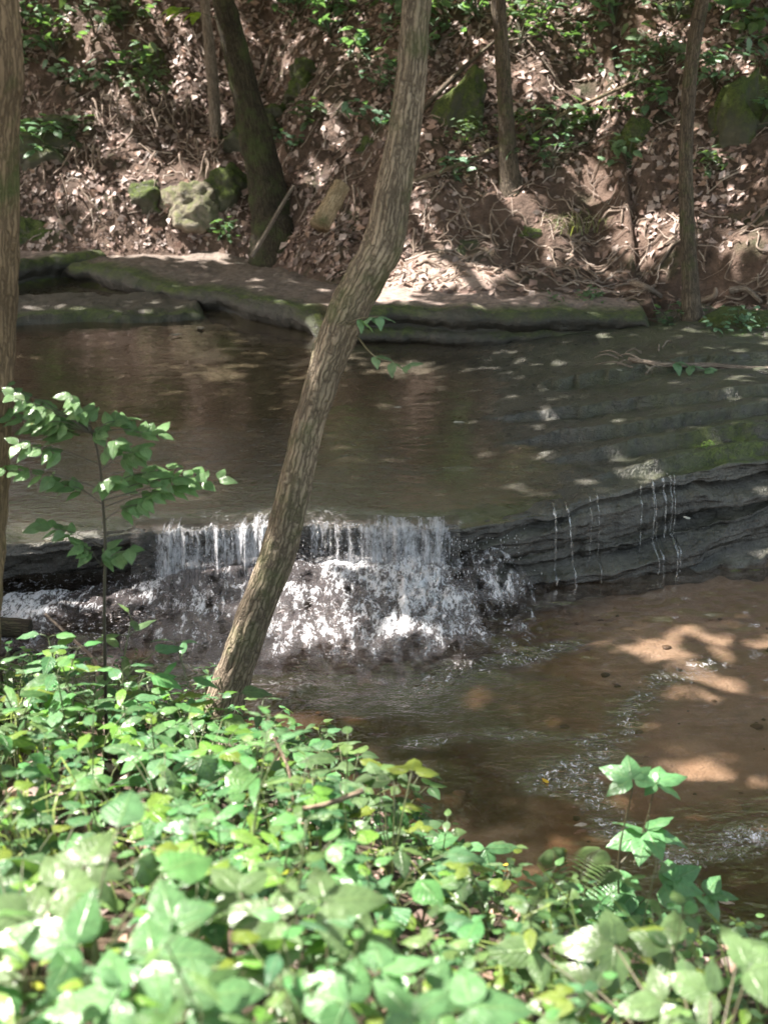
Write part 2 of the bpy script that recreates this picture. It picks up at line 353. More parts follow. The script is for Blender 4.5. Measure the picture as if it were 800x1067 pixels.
# ------------------------------------------------------------------ rock ledge under the falls (strata loft + shelf)
def line(anchors):
    P = np.array([onz(a, b, z) for a, b, z in anchors]); o = np.argsort(P[:, 0]); return P[o, 0], P[o, 1]
LX, LY = line([(-250, 590, .38), (0, 566, .385), (160, 551, .385), (330, 546, .385), (470, 549, .385), (560, 533, .395), (620, 519, .41), (690, 500, .435), (780, 488, .455), (1000, 465, .48)])
FX, FY = line([(-250, 630, -.02), (0, 600, -.02), (160, 600, -.02), (470, 606, -.02), (540, 622, -.02), (640, 610, -.02), (720, 602, -.02), (800, 582, -.02), (1000, 550, -.02)])
def ylip(x): return np.interp(x, LX, LY) + .05 * n2(x, 0 * np.asarray(x), 2.2, 4, 61) + .02 * n2(x, 0 * np.asarray(x), 11, 3, 62)
def yfoot(x): return np.interp(x, FX, FY)
_lx = np.linspace(-6, 6, 2000); _ly = ylip(_lx)
def ylip(x): return np.interp(x, _lx, _ly)
def shelf_z(x, y):
    d = y - ylip(x)
    z = .370 - .07 * sst(.25, 1.6, d) * sst(.0, -1.2, x) * sst(7, 4, d) - .03 * sst(.1, .6, d) * sst(.9, -.2, x)
    z = z + .045 * sst(.1, 1.7, x) + .11 * sst(1.2, 2.5, x) + .03 * sst(2, 4, x)
    z = z + .012 * n2(x, y, 1.6, 4, 63) + .012 * n2(x, y, 6, 4, 64)
    for yy, x0, hgt, sl, sd_ in ((7.72, 1.1, .05, .16, 75), (8.0, .85, .06, .12, 71), (8.42, .6, .055, .10, 72), (8.95, .5, .045, .05, 73), (9.7, .9, .05, .1, 74)):
        wv = yy + sl * (x - 1.2) + .08 * n2(x, 0 * x, .8, 3, sd_) + .018 * n2(x, 0 * x, 9, 3, sd_)
        z = z + hgt * sst(x0, x0 + .5, x) * (sst(-.015, .015, y - wv) - .8 * sst(0, .6, y - wv) - .55 * sst(.14, .0, np.abs(y - wv + .06)) * (y < wv))
    return z
NXL = 520; xs = np.linspace(-4.6, 4.6, NXL); prof = []
K = 5; fc = []; LEV = [.16, .44, .56, .82, 1.]
lip = ylip(xs); foot = yfoot(xs); right = sst(.25, .6, xs); ztop = shelf_z(xs, lip + .03)
zb = np.linspace(-.25, 0, 2)
lev = [-.22]
heights = np.array([.20, .33, .50, .74, 1.0])
tilt = .03 * (xs - 1.3)
P_y, P_z, moss = [], [], []
prev = -.22 + 0 * xs
for k in range(K):
    zk = -.1 + (ztop + .1) * LEV[k] + (tilt * (1 - LEV[k]) + .085 * n2(xs, 0 * xs, .8, 2, 80 + k) + .03 * n2(xs, 0 * xs, 3.5, 3, 84 + k)) * (k < K - 1)
    zk = np.maximum(zk, prev + .012)
    fr = (k) / (K - 1); fr = fr ** .9
    front = foot * (1 - fr) + lip * fr
    bl = n2(xs, 0 * xs, 2.3, 2, 96 + k) * 2.2; bl = np.floor(bl) + sst(.42, .58, bl - np.floor(bl))      # blocky breaks
    front = front + right * (.10 * n2(xs, 0 * xs, .9, 3, 90 + k) + .035 * bl + .02 * n2(xs, 0 * xs, 9, 3, 95 + k)) * (k < K - 1)
    front = front + (1 - right) * (0 if k == K - 1 else .12)
    und = .02 + .22 * np.clip(n2(xs, 0 * xs, 1.0, 3, 100 + k) + .25, 0, 1)
    hh = zk - prev
    for f_ in np.linspace(0, .98, 18):
        dy = und * max(0, 1 - f_ / .45) ** .7 + .022 * max(0, (f_ - .8) / .2) ** 2
        lam = fbm(np.stack([xs * 2.2, 0 * xs, (prev + hh * f_ - tilt) * 42], -1), 3, 115); chip = fbm(np.stack([xs * 11, 0 * xs + k, (prev + hh * f_) * 22], -1), 3, 116)
        P_y.append(front + dy + right * (.022 * lam + .014 * chip) + .02 * n2(xs * .6, 0 * xs + f_ * .5 + k, 9, 4, 110 + k)); P_z.append(prev + hh * f_); moss.append(0.03 + .08 * (f_ > .85) + 0 * xs)
    prev = zk
dd = np.concatenate([np.linspace(.035, 1.9, 130), np.linspace(1.93, 8.5, 90)])
for d in dd:
    y = lip + d * np.where(True, 1, 1); P_y.append(y); P_z.append(shelf_z(xs, y))
    mz = sst(.9, 1.9, xs + .3 * n2(xs, y, 1.2, 3, 120)); moss.append(.05 + .25 * mz + .7 * sst(1.55, 2.0, xs) * sst(.55, .1, np.abs(d - .15)))
PY = np.array(P_y); PZ = np.array(P_z); PX = np.broadcast_to(xs, PY.shape); MO = np.array(moss)
mb = MB(); V = np.stack([PX, PY, PZ], -1)
nv = fbm(V.reshape(-1, 3) * np.array([9, 9, 16.]), 4, 130).reshape(PY.shape); V[..., 1] += .010 * nv; V[..., 2] += .004 * nv; V_ledge = V
mb.add(V, grid_faces(*PY.shape), np.stack([0 * MO, MO, 0 * MO], -1).reshape(-1, 3))
led = mb.build('rock_ledge', M['ledge']); tag(led, 'wide dark wet rock shelf in thin broken layers beside and under the small waterfall', 'rock ledge')

# far ledges
def far_ledge(name, a, b, depth, ztop, label, seed, lay=3, zbot=.2, mossy=.9, flat=.0, soilk=1.):
    a = np.array(a); b = np.array(b); n = 150; t = np.linspace(0, 1, n)
    base = a[None] * (1 - t[:, None]) + b[None] * t[:, None]; L = np.linalg.norm(b - a); dr = (b - a) / L; nb = np.array([-dr[1], dr[0]])
    if nb[1] < 0: nb = -nb
    rows = []; zz = zbot + 0 * t; s0 = t * L
    endk = np.minimum(sst(0, .06, t), sst(1, .94, t))
    ztp = zbot + (ztop - zbot) * (.35 + .65 * endk) + .03 * n2(s0, 0 * s0, 1.2, 3, seed + 40)
    for k in range(lay):
        z1 = zbot + (ztp - zbot) * ((k + 1) / lay)
        off = .012 * k * (-1 if k == lay - 1 else 1) + .10 * n2(s0, 0 * s0 + k, 1.1, 4, seed + k) + .03 * n2(s0, 0 * s0, 6, 3, seed + 9 + k)
        und = .05 + .12 * np.abs(n2(s0, 0 * s0, .9, 3, seed + 20 + k)) + (.14 if k == 0 else 0)
        for f_, dy in ((0, und), (.15, und * .7), (.35, .02), (.6, -.01), (.85, .015), (.97, .05)):
            rows.append((off + dy, zz + (z1 - zz) * f_, (.12 + .5 * (f_ > .5)) * np.clip(.8 + .9 * n2(s0, 0 * s0, 1.6, 3, seed + 60), .1, 1.3), 0 * t))
        zz = z1
    for d in np.linspace(.08, depth, 36):
        rows.append((off + d, zz + .02 * n2(s0, 0 * s0 + d, 2.2, 4, seed + 30) + flat * d, mossy * sst(.4, .1, d) + .12 + 0 * t, sst(.08, .35, d) * soilk + 0 * t))
    V = np.array([[(*(base[i] + nb * r[0][i]), r[1][i]) for i in range(n)] for r in rows]); MO = np.array([r[2] for r in rows]); SO = np.array([r[3] for r in rows])
    nv = fbm(V.reshape(-1, 3) * 7, 4, seed).reshape(MO.shape); V[..., 2] += .02 * nv; V[..., 1] += .03 * nv
    mb = MB(); mb.add(V, grid_faces(*MO.shape), np.stack([SO, MO, 0 * MO], -1).reshape(-1, 3))
    return tag(mb.build(name, M['ledge_far']), label, 'rock ledge')
far_ledge('mossy_ledge', onz(325, 357, .4)[:2], onz(690, 360, .4)[:2], 1.0, .67, 'long dark mossy ledge with undercut edge along the foot of the far bank', 200)
far_ledge('mossy_ledge', onz(60, 287, .4)[:2], onz(345, 352, .4)[:2], 1.9, .56, 'low green-brown slab running diagonally to the pool below the dark tree', 240, 2, soilk=.55)
far_ledge('mossy_ledge', onz(-60, 345, .4)[:2], onz(225, 331, .4)[:2], 1.0, .47, 'thin flat slab at the left side of the upper pool beside the tan trunk', 280, 1, mossy=.6, soilk=.2)
far_ledge('mossy_ledge', onz(0, 300, .4)[:2], onz(120, 284, .4)[:2], 1.6, .62, 'dark narrow ledge behind the thin flat slab at the left', 320, 2)

# ------------------------------------------------------------------ water
xs = np.linspace(-6, 6, 240); tt = np.linspace(0, 1, 160) ** 1.3
X, TT = np.meshgrid(xs, tt, indexing='ij'); l = ylip(X); Y = l - .015 + TT * (15 - l); Z = .40 - .03 * sst(.22, 0, Y - l) + .003 * n2(X, Y, 3, 3, 141)
tb = np.clip(sst(1.2, .0, Y - l) * .55 + .25 * sst(1.2, .5, np.abs(Y - 8.2 - .2 * X)) * sst(.4, -.6, X - .3) + .12, 0, 1)
edge = sst(.25, 0, Y - l) * sst(-1.75, -1.3, X) * sst(.55, .35, X) * .55
mb = MB(); mb.add(np.stack([X, Y, Z], -1), grid_faces(*X.shape), np.stack([tb, edge, np.clip((.40 - shelf_z(X, Y)) / .09, 0, 1)], -1).reshape(-1, 3))
tag(mb.build('stream_water', M['water_up']), kind='structure')
xs = np.linspace(-5, 5, 420); ys = np.linspace(3.2, 7.9, 260); X, Y = np.meshgrid(xs, ys, indexing='ij')
def near_line(X, Y, pts, wd):
    d = 9 + 0 * X
    for a, b in zip(pts[:-1], pts[1:]):
        a = onz(*a, 0)[:2]; b = onz(*b, 0)[:2]; v = b - a; t = np.clip(((X - a[0]) * v[0] + (Y - a[1]) * v[1]) / (v @ v), 0, 1); d = np.minimum(d, np.hypot(X - a[0] - v[0] * t, Y - a[1] - v[1] * t))
    return np.exp(-(d / wd) ** 2)
rif = near_line(X, Y, [(740, 690), (690, 712), (655, 750), (620, 790), (560, 815)], .10) + near_line(X, Y, [(600, 815), (640, 860), (700, 890), (790, 875)], .09) + .8 * near_line(X, Y, [(420, 720), (520, 690), (600, 672)], .08) + .7 * near_line(X, Y, [(420, 775), (520, 765), (620, 770)], .06)
rif = rif * (.5 + .9 * np.clip(n2(X, Y, 5, 3, 155) + .3, 0, 1))
fallc = np.exp(-((X + .1) / 1.0) ** 2); near = sst(5.2, 6.6, Y)
tb = np.clip(.10 + .55 * near * (.15 + .75 * sst(.9, .3, X)) + .25 * sst(.58, .75, n2(X, Y * 1.6, 1.3, 3, 150) * .5 + .5) + .85 * rif, 0, 1)
fo = sst(6.0, 6.5, Y) * sst(.9, .55, X) * .75 + 1.5 * np.clip(rif - .15, 0, 1) + .28 * sst(5.5, 6.2, Y) * sst(1., .3, X)  # riffle term paints sky glints with the foam white
Z = .012 * rif * n2(X, Y, 11, 3, 153) + .004 * n2(X, Y, 4, 3, 151) + .012 * near * n2(X, Y, 9, 3, 152)
mb = MB(); mb.add(np.stack([X, Y, Z], -1), grid_faces(*X.shape), np.stack([tb, fo, np.clip((-near_f(X, Y) - .01) / .13, 0, 1)], -1).reshape(-1, 3))
tag(mb.build('pool_water', M['water_low']), kind='structure')

# waterfall: curtain, cascade, splash drops
wf = empty('waterfall', (-.4, 6.6, 0)); tag(wf, 'small white waterfall pouring over the rock lip behind the leaning tree trunk', 'waterfall')
def local(o, p): 
    o.matrix_parent_inverse = Matrix.Translation(-Vector(p.location)); return o
xa, xb = -1.32, .40
us = np.linspace(xa, xb, 420); vs = np.linspace(0, 1, 26); Xu, Vv = np.meshgrid(us, vs, indexing='ij')
st = fbm(np.stack([Xu * 30, Vv * .6, 0 * Xu], -1), 3, 160); st2 = fbm(np.stack([Xu * 6, Vv * .3, 0 * Xu], -1), 3, 161)
hgt = .29 - .05 * sst(-.2, .3, Xu) + .05 * fbm(np.stack([Xu * 9, 0 * Xu, 0 * Xu + 2], -1), 3, 163)
Yv = ylip(Xu) + .10 - .12 * sst(0, .2, Vv) - (.10 + .04 * st2) * Vv + .022 * st * sst(0, .3, Vv); Zv = .404 - .004 * Vv - hgt * np.clip((Vv - .1) / .9, 0, 1) ** 1.6 + .006 * st
dens = .80 + .42 * st2 + .2 * fbm(np.stack([Xu * 2.2, 0 * Xu, 0 * Xu + 6], -1), 2, 164) + .36 * sst(-.12, .08, Xu) * sst(.44, .30, Xu) + .18 * sst(-.5, -.1, Xu) + .05 * sst(-.75, -1.0, Xu) - .1 * Vv - .45 * sst(.30, .05, Vv)
dens = dens * sst(xa, xa + .2, Xu) * sst(xb + .02, xb - .12, Xu + .05 * st)
mb = MB(); mb.add(np.stack([Xu, Yv, Zv], -1), grid_faces(*Xu.shape), np.stack([np.clip(dens, 0, 1)] * 3, -1).reshape(-1, 3), np.stack([Xu, 0 * Xu, Vv * .5], -1).reshape(-1, 3))
local(mb.build('water_curtain', M['fall'], wf), wf)
# cascade below: sloping turbulent sheet
xs = np.linspace(-3.0, 1.0, 720); tt = np.linspace(0, 1, 270); X, TT = np.meshgrid(xs, tt, indexing='ij')
y0 = np.minimum(ylip(X) + .05, yfoot(X) + .02); y1 = np.interp(X, [-3, -1.5, -.7, -.3, .1, .45, .75, 1.0], [6.0, 6.0, 5.95, 5.85, 5.8, 6.0, 6.35, 6.6])
Y = y0 * (1 - TT) + y1 * TT
rightk = sst(1.0, .62, X)
zc = (.15 * sst(-1.6, -.9, X) + .05) * (1 - sst(.0, .95, TT)) * rightk
r1 = fbm(np.stack([X * 5, Y * 4, 0 * X], -1), 4, 170); r2 = fbm(np.stack([X * 18, Y * 14, 0 * X + 3], -1), 4, 171)
r3 = fbm(np.stack([X * 46, Y * 34, 0 * X + 8], -1), 3, 172); r4 = fbm(np.stack([X * 26, Y * 9, 0 * X + 5], -1), 4, 173)
pile = np.exp(-((X - .19) / .24) ** 2) * np.exp(-((TT - .25) / .35) ** 2)
Z = zc + .012 + (.018 * r1 + .012 * r2) * (1 - .6 * TT) * rightk + .03 * pile * (.6 + .7 * r1 + .8 * r2) + (.008 * np.abs(r3) + .010 * np.abs(r4)) * rightk * (.4 + .8 * pile) - .03 * sst(.9, 1, TT) - .05 * (1 - rightk)
den = .47 + .30 * r1 + .40 * pile + .22 * np.exp(-((X + .30) / .40) ** 2) * np.exp(-((TT - .5) / .5) ** 2) + .34 * np.exp(-((X + 2.0) / .35) ** 2) * sst(1., .2, TT) + .14 * np.exp(-((X + 1.1) / .4) ** 2) + .20 * sst(.3, .05, TT) * sst(-1.4, -1.0, X) + .22 * np.exp(-((X - .52) / .2) ** 2) * np.exp(-((TT - .75) / .3) ** 2)  # bump behind the leaning trunk also whitens the water as painted glare
den = np.clip(den * (1 - sst(.7, 1.05, TT + .25 * r1)) * sst(1.0, .7, X), 0, 1)
mb = MB(); mb.add(np.stack([X, Y, Z], -1), grid_faces(*X.shape), np.stack([np.clip(den + .22 * r4 * (den > .02), 0, 1), sst(.16, .55, den * (1 - .5 * sst(.42, .6, X)) + .38 * r4 + .2 * r2 - .02) * sst(1., .9, TT), 0 * den], -1).reshape(-1, 3))
local(mb.build('foam', M['foam'], wf), wf)
mb = MB()
oct_f = [(0, 2, 4), (2, 1, 4), (1, 3, 4), (3, 0, 4), (2, 0, 5), (1, 2, 5), (3, 1, 5), (0, 3, 5)]
oc = np.array([[1, 0, 0], [-1, 0, 0], [0, 1, 0], [0, -1, 0], [0, 0, 1], [0, 0, -1.]])
for k in range(1100):
    x = rng.normal(.12, .25) if k < 700 else rng.uniform(-1.3, .75); y = float(ylip(x)) - abs(rng.normal(.12, .25)); z = max(.05 + .22 * math.exp(-abs(y - float(ylip(x)) + .1) * 5), 0) + rng.uniform(-.02, .10)
    r = rng.uniform(.001, .0034); mb.add(oc * np.array([r, r, r * rng.uniform(1, 3.5)]) + np.array([x, y, z]), oct_f, (1, 1, 1))
sp = mb.build('splash_drops', M['foam'], wf); sp['kind'] = 'stuff'; local(sp, wf)
# thin trickles over the right-hand layers
def trickle(px, strands, spread, label, seed):
    r_ = np.random.default_rng(seed); x0 = onz(px, 520, .4)[0]; nr = 18 * K; mb = MB()
    for q_ in range(strands):
        xc = x0 + r_.normal(0, spread); wd = r_.uniform(.003, .010); dr_ = r_.normal(0, .02); Pl = []
        top = nr + int(r_.integers(2, 9)); lo = int(r_.integers(0, 40))
        y_run = 99
        for t_, j in enumerate(range(top, lo, -2)):
            xx = xc + dr_ * (top - j) / top + .002 * math.sin(j * .5 + seed + q_); i = int(np.clip((xx + 4.6) / 9.2 * (NXL - 1), 0, NXL - 1))
            y_run = min(y_run, V_ledge[j, i, 1])
            for e in (-1, 0, 1): Pl.append((xx + e * wd * (.6 + .4 * math.sin(j * .8 + q_)), y_run - .012 - .006 * (e == 0), V_ledge[j, i, 2] + .012))
        n_ = len(Pl) // 3; Pl = np.array(Pl); d = np.tile([.10, .28, .10], n_) * r_.uniform(.8, 1.1) * np.repeat(np.clip(.55 + .9 * np.sin(np.arange(n_) * r_.uniform(.3, .7) + r_.uniform(0, 6)), 0, 1.15), 3)  # whiteness broken along each strand, painting glints into the trickle
        mb.add(Pl, grid_faces(n_, 3), np.stack([d] * 3, -1), np.stack([Pl[:, 0] + q_, 0 * Pl[:, 0], Pl[:, 2]], -1))
    tag(mb.build('water_trickle', M['fall']), label, 'trickle', 'thin trickles down the layered rock')
trickle(590, 4, .08, 'thin white trickle on the layered rock midway between the waterfall and the right edge', 3)
trickle(695, 7, .08, 'broader white trickle down the layered rock at the right, beside a pale leaf', 4)

# ------------------------------------------------------------------ rocks
PEB = 1
ICO = None
def ico():
    import bmesh
    bm = bmesh.new(); bmesh.ops.create_icosphere(bm, subdivisions=5, radius=1); V = np.array([v.co[:] for v in bm.verts]); Fc = [tuple(v.index for v in f.verts) for f in bm.faces]; bm.free(); return V, Fc
ICO = ico()
def boulder(name, loc, size, rot, mat, label, seed, mossk=1., cat='rock', group=None, ang=.34):
    V, Fc = ICO; V = V.copy(); r_ = np.random.default_rng(seed)
    for k in range(9):
        n = r_.normal(size=3); n /= np.linalg.norm(n); d = r_.uniform(.6, .9); q = V @ n; V = V - np.maximum(q - d, 0)[:, None] * n * .9
    nn = V / np.linalg.norm(V, axis=1)[:, None]; V = V + nn * (ang * fbm(V * 1.3, 4, seed) + .10 * fbm(V * 4, 5, seed + 1))[:, None]
    mb = MB(); mb.add(V * np.array(size), Fc, (0, mossk, 0)); o = mb.build(name, mat); o.location = loc; o.rotation_euler = rot
    return tag(o, label, cat, group)
mb = MB(); Vp = ICO[0]; import bmesh as _b
_bm = _b.new(); _b.ops.create_icosphere(_bm, subdivisions=2, radius=1); Vq = np.array([v.co[:] for v in _bm.verts]); Fq = [tuple(v.index for v in f.verts) for f in _bm.faces]; _bm.free()
for k in range(170):
    x, y = rng.uniform(-1., 2.2), rng.uniform(3.9, 6.9); z = float(near_z(np.array(x), np.array(y)))
    if z > -.01: continue
    r = .006 + .022 * rng.uniform() ** 3; q_ = Vq * (1 + .3 * fbm(Vq * 1.2 + k, 2, 9))[:, None] * np.array([r * rng.uniform(.8, 1.6), r, r * .55]); c_ = np.array([(.24, .16, .11), (.16, .11, .08), (.30, .21, .15), (.10, .075, .055)][k % 4])
    mb.add(q_ + np.array([x, y, z + r * .1]), Fq, c_)
tag(mb.build('pebbles', M['dead']), 'small brown pebbles and grit on the bed of the lower pool', 'pebbles', kind='stuff')
def hb(px, py, wpx, hpx, depthk, mat, label, seed, rot=(0, 0, 0), mossk=1.2, name='mossy_rock', back=.75):
    p = H(px, py); d = np.linalg.norm(p - CAM); sx = wpx / FPX * d / 2; sz = hpx / FPX * d / 2
    return boulder(name, p + np.array([0, sx * depthk * back, -sz * .1]), (sx * 1.1, sx * depthk, sz * 1.1), rot, mat, label, seed, mossk, 'rock')
hb(318, 92, 52, 50, .9, M['rock_moss'], 'round moss-covered rock up the slope right of the dark tree', 301)
hb(288, 128, 36, 44, .9, M['rock_moss'], 'small bright-mossed rock touching the dark tree trunk', 302)
hb(152, 76, 40, 60, .9, M['rock_moss'], 'tall narrow mossy stone on the upper left slope', 303)
hb(205, 218, 66, 56, .9, M['rock_pale'], 'pale tan angular rock at the foot of the slope left of the dark tree', 304, (0, .3, .4), .6, 'pale_rock', back=.1)
hb(152, 220, 60, 50, .9, M['rock_moss'], 'brown mossy rock left of the pale angular rock', 305, mossk=.8)
hb(60, 165, 90, 70, .7, M['rock_moss'], 'dark shadowed rock in place of a dark hollow on the left slope', 306, mossk=.3, name='dark_rock')  # boulder put where the slope has a dark hollow
hb(32, 252, 56, 44, .9, M['rock_moss'], 'low mossy rock beside the tan left trunk at the waterline', 307)
hb(262, 165, 60, 100, .8, M['rock_moss'], 'dark rock wall hidden behind the dark tree base', 308, mossk=.4, name='dark_rock')
hb(232, 215, 50, 66, .7, M['rock_moss'], 'dark mossy stone between the pale rock and the dark tree', 309, mossk=.9)
hb(470, 135, 50, 115, .7, M['rock_moss'], 'leaning moss-covered outcrop right of the central trunk', 310, (0, R(25), 0), 1.4)
hb(385, 155, 26, 22, .9, M['rock_moss'], 'small mossy stone just left of the central trunk', 311)
hb(772, 150, 80, 150, .6, M['rock_moss'], 'big dark mossy outcrop at the right edge of the slope', 312, (0, R(18), 0), 1.2)
hb(662, 152, 36, 50, .7, M['rock_moss'], 'mossy stone with bright seedlings left of the thin right trunk', 313)
hb(556, 245, 34, 18, .9, M['rock_moss'], 'small flat moss cushion on the bare dirt bank', 314, mossk=1.4)
hb(735, 8, 60, 30, .9, M['rock_moss'], 'yellow-green mossy stone at the top right', 315, mossk=1.4)
hb(490, 262, 40, 30, .9, M['rock_moss'], 'dark stone half buried in the dirt under the central trunk', 316, mossk=.3, name='dark_rock')
hb(770, 352, 110, 44, .8, M['rock_moss'], 'grass-topped mossy mound right of the thin trunk', 317, mossk=1.4)

# ------------------------------------------------------------------ trees
def trunk_path(anchors, y0, n, dy=0.):
    return spline([ony(px, py, y0 + dy * i) for i, (px, py) in enumerate(anchors)], n)
crowns = []
def tree(name, label, P, r, mat, k=28, bk=.12, seed=0, base_sink=.25, ext=None):
    P = np.asarray(P); root = empty(name, P[0]); tag(root, label, 'tree')
    mb = MB(); tube(mb, P, r, k, None, bk, seed); local(mb.build('trunk', mat, root), root)
    return root
def limbs(root, start, ends, r0, mat):
    for e in ends:
        s = np.array(start); e = np.array(e); m = (s + e) / 2 + np.array([0, 0, .5]); mb = MB(); Pp = spline([s, m, e], 14); Pp[1:-1] += rng.normal(0, .04, (12, 3))
        tube(mb, Pp, np.linspace(r0, .015, 14), 8, None, .1, 3); local(mb.build('limb', mat, root), root)
def pxr(px, d): return px / FPX * d / 2
# leaning tree
y0 = 5.25
A = [(222, 785), (233, 735), (248, 690), (268, 632), (289, 580), (302, 530), (315, 480), (326, 432), (337, 388), (355, 340), (380, 290), (402, 250), (411, 200), (419, 150), (426, 100), (431, 50), (435, 0)]
Wd = [62, 40, 36, 35, 35, 33, 32, 32, 34, 38, 41, 40, 36, 33, 31, 29, 28]
P = [ony(a, b, y0) for a, b in A]; P += [np.array([.20, 5.3, 3.8]), np.array([.3, 5.5, 5.0]), np.array([.25, 5.8, 6.6])]
rr = [pxr(w_, np.linalg.norm(p - CAM)) for w_, p in zip(Wd, P)] + [.05, .045, .03]
n = 170; PP = spline(P, n); RRr = np.interp(np.linspace(0, len(P) - 1, n), range(len(P)), rr)
PP[:, 0] += .008 * fbm(np.stack([PP[:, 2] * 3, 0 * PP[:, 2], 0 * PP[:, 2]], -1), 3, 5)
t_lean = tree('leaning_tree', 'slender brown tree leaning across the stream with a bent bare trunk', PP, RRr, M['bark'], 40, .13, 11)
limbs(t_lean, P[-2], [(-1.5, 6, 6.8), (1.2, 7, 7.0), (.5, 4.6, 7.2), (-.6, 8, 7.6)], .04, M['bark'])
# left tree
P = [ony(-38, 700, 4.7), ony(-33, 600, 4.7), ony(-25, 450, 4.7), ony(-17, 300, 4.7), ony(-15, 150, 4.7), ony(-15, 0, 4.7), np.array([-1.32, 4.8, 4.2]), np.array([-1.25, 5, 5.6]), np.array([-1.4, 5.3, 7.2])]
rr = [pxr(w_, 5) for w_ in (78, 70, 70, 66, 64, 62, 50, 40, 26)]; n = 120; PP = spline(P, n)
g0 = near_z(PP[0][0], PP[0][1]); PP = np.concatenate([[np.array([PP[0][0], PP[0][1], min(float(g0) - .1, PP[0][2] - .05)])], PP]); RRr = np.concatenate([[rr[0] / 1 * 1.15], np.interp(np.linspace(0, len(P) - 1, n), range(len(P)), rr)])
t_left = tree('tree', 'straight tan tree cut by the left edge of the picture', PP, RRr, M['bark_left'], 44, .10, 12)
limbs(t_left, P[-2], [(-4.5, 6, 6.6), (-3.5, 3.4, 6.8), (-5.5, 4.5, 7.2), (-3.4, 8, 7.2), (-6.5, 7.5, 7)], .03, M['bark_left'])
# far dark tree
b = H(283, 232); yb = b[1]
P = [ony(296, 285, yb - .1), ony(290, 246, yb - .05), ony(284, 222, yb), ony(276, 180, yb), ony(264, 130, yb), ony(252, 80, yb), ony(240, 30, yb), ony(230, -15, yb), ony(215, -100, yb), ony(205, -250, yb), ony(215, -420, yb)]
rr = [pxr(w_, yb) for w_ in (84, 60, 44, 35, 31, 27, 23, 20, 19, 17, 12)]; n = 90; PP = spline(P, n)
t_dark = tree('tree', 'thick dark mossy tree leaning left at the foot of the far slope', PP, np.interp(np.linspace(0, len(P) - 1, n), range(len(P)), rr), M['bark_dark'], 32, .14, 13)
limbs(t_dark, P[-3], [(-4.5, 13, 6.5), (-3, 10.5, 7.2), (-1.5, 15, 7.4), (-4, 16.5, 7.4)], .09, M['bark_dark'])
# mid far tree
b = H(530, 195); yb = b[1]
P = [ony(536, 212, yb), ony(531, 185, yb), ony(528, 140, yb), ony(525, 90, yb), ony(522, 40, yb), ony(519, 0, yb), ony(515, -90, yb), ony(522, -250, yb), ony(515, -420, yb)]
rr = [pxr(w_, yb) for w_ in (40, 22, 17, 15, 14, 14, 13, 11, 7)]; n = 70; PP = spline(P, n)
t_mid = tree('tree', 'slim brown tree with shadowed base in the middle of the far slope', PP, np.interp(np.linspace(0, len(P) - 1, n), range(len(P)), rr), M['bark_far'], 20, .12, 14)
limbs(t_mid, P[-2], [(.2, 11.5, 7.0), (1.8, 15, 7.5), (0, 16, 7.8)], .05, M['bark_far'])
# right tree
b = H(721, 335); yb = b[1]
P = [ony(722, 350, yb), ony(720, 322, yb), ony(718, 280, yb), ony(715, 220, yb), ony(714, 160, yb), ony(717, 100, yb), ony(722, 50, yb), ony(731, 0, yb), ony(745, -80, yb), ony(750, -250, yb), ony(735, -430, yb)]
rr = [pxr(w_, yb) for w_ in (30, 21, 17, 15, 14, 14, 14, 14, 13, 11, 7)]; n = 80; PP = spline(P, n)
t_right = tree('tree', 'thin upright tree at the right with roots reaching the water', PP, np.interp(np.linspace(0, len(P) - 1, n), range(len(P)), rr), M['bark_far'], 20, .10, 15)
limbs(t_right, P[-2], [(3.5, 9.5, 6.8), (4, 13, 7.2), (2.2, 8, 7.2)], .05, M['bark_far'])
for (x0, y0_, x1, y1_) in ((724, 322, 690, 352), (722, 325, 745, 300), (716, 328, 700, 366), (724, 330, 736, 366)):
    a = H(x0, y0_); c = ony(x1, y1_, a[1] - .15); mb = MB(); Pp = spline([a + [0, 0, .08], (a + c) / 2 + [.05, -.1, .05], c], 16); tube(mb, Pp, np.linspace(.035, .012, 16), 8); local(mb.build('root', M['root'], t_right), t_right)
# pale snag
b = H(222, 140); yb = b[1]
P = [ony(226, 150, yb), ony(224, 120, yb), ony(222, 85, yb), ony(218, 45, yb), ony(214, 5, yb), ony(212, -40, yb)]
mb = MB(); tube(mb, spline(P, 40), np.linspace(pxr(13, yb), pxr(9, yb), 40), 12, None, .12, 5); tag(mb.build('dead_sapling', M['bark_pale']), 'pale dead sapling standing just left of the dark tree', 'dead tree')

# unseen canopy shaped for shade, gaps cut along sun rays to chosen lit spots
targets = []
def hole(p, r, k=1.): targets.append((np.array(p), r, k))
for px, py, r in ((310, 612, .22), (350, 600, .16), (330, 650, .14), (290, 645, .10), (70, 602, .10), (110, 625, .06), (425, 662, .03), (250, 555, .03)): hole(onz(px, py, .08), r)
for px, py, r in ((640, 660, .03), (700, 650, .05), (735, 690, .06), (690, 684, .03), (785, 655, .04), (735, 775, .04), (690, 778, .02), (240, 720, .1), (520, 880, .06)): hole(onz(px, py, 0), r)
for px, py, r in ((140, 262, .22), (200, 262, .3), (235, 262, .2), (440, 308, .2), (490, 308, .25), (400, 318, .18), (340, 330, .16), (690, 300, .15), (320, 350, .12), (400, 350, .1), (285, 352, .08), (190, 345, .1), (215, 338, .06), (430, 300, .2), (470, 306, .2), (160, 262, .2)): hole(onz(px, py, .6), r)
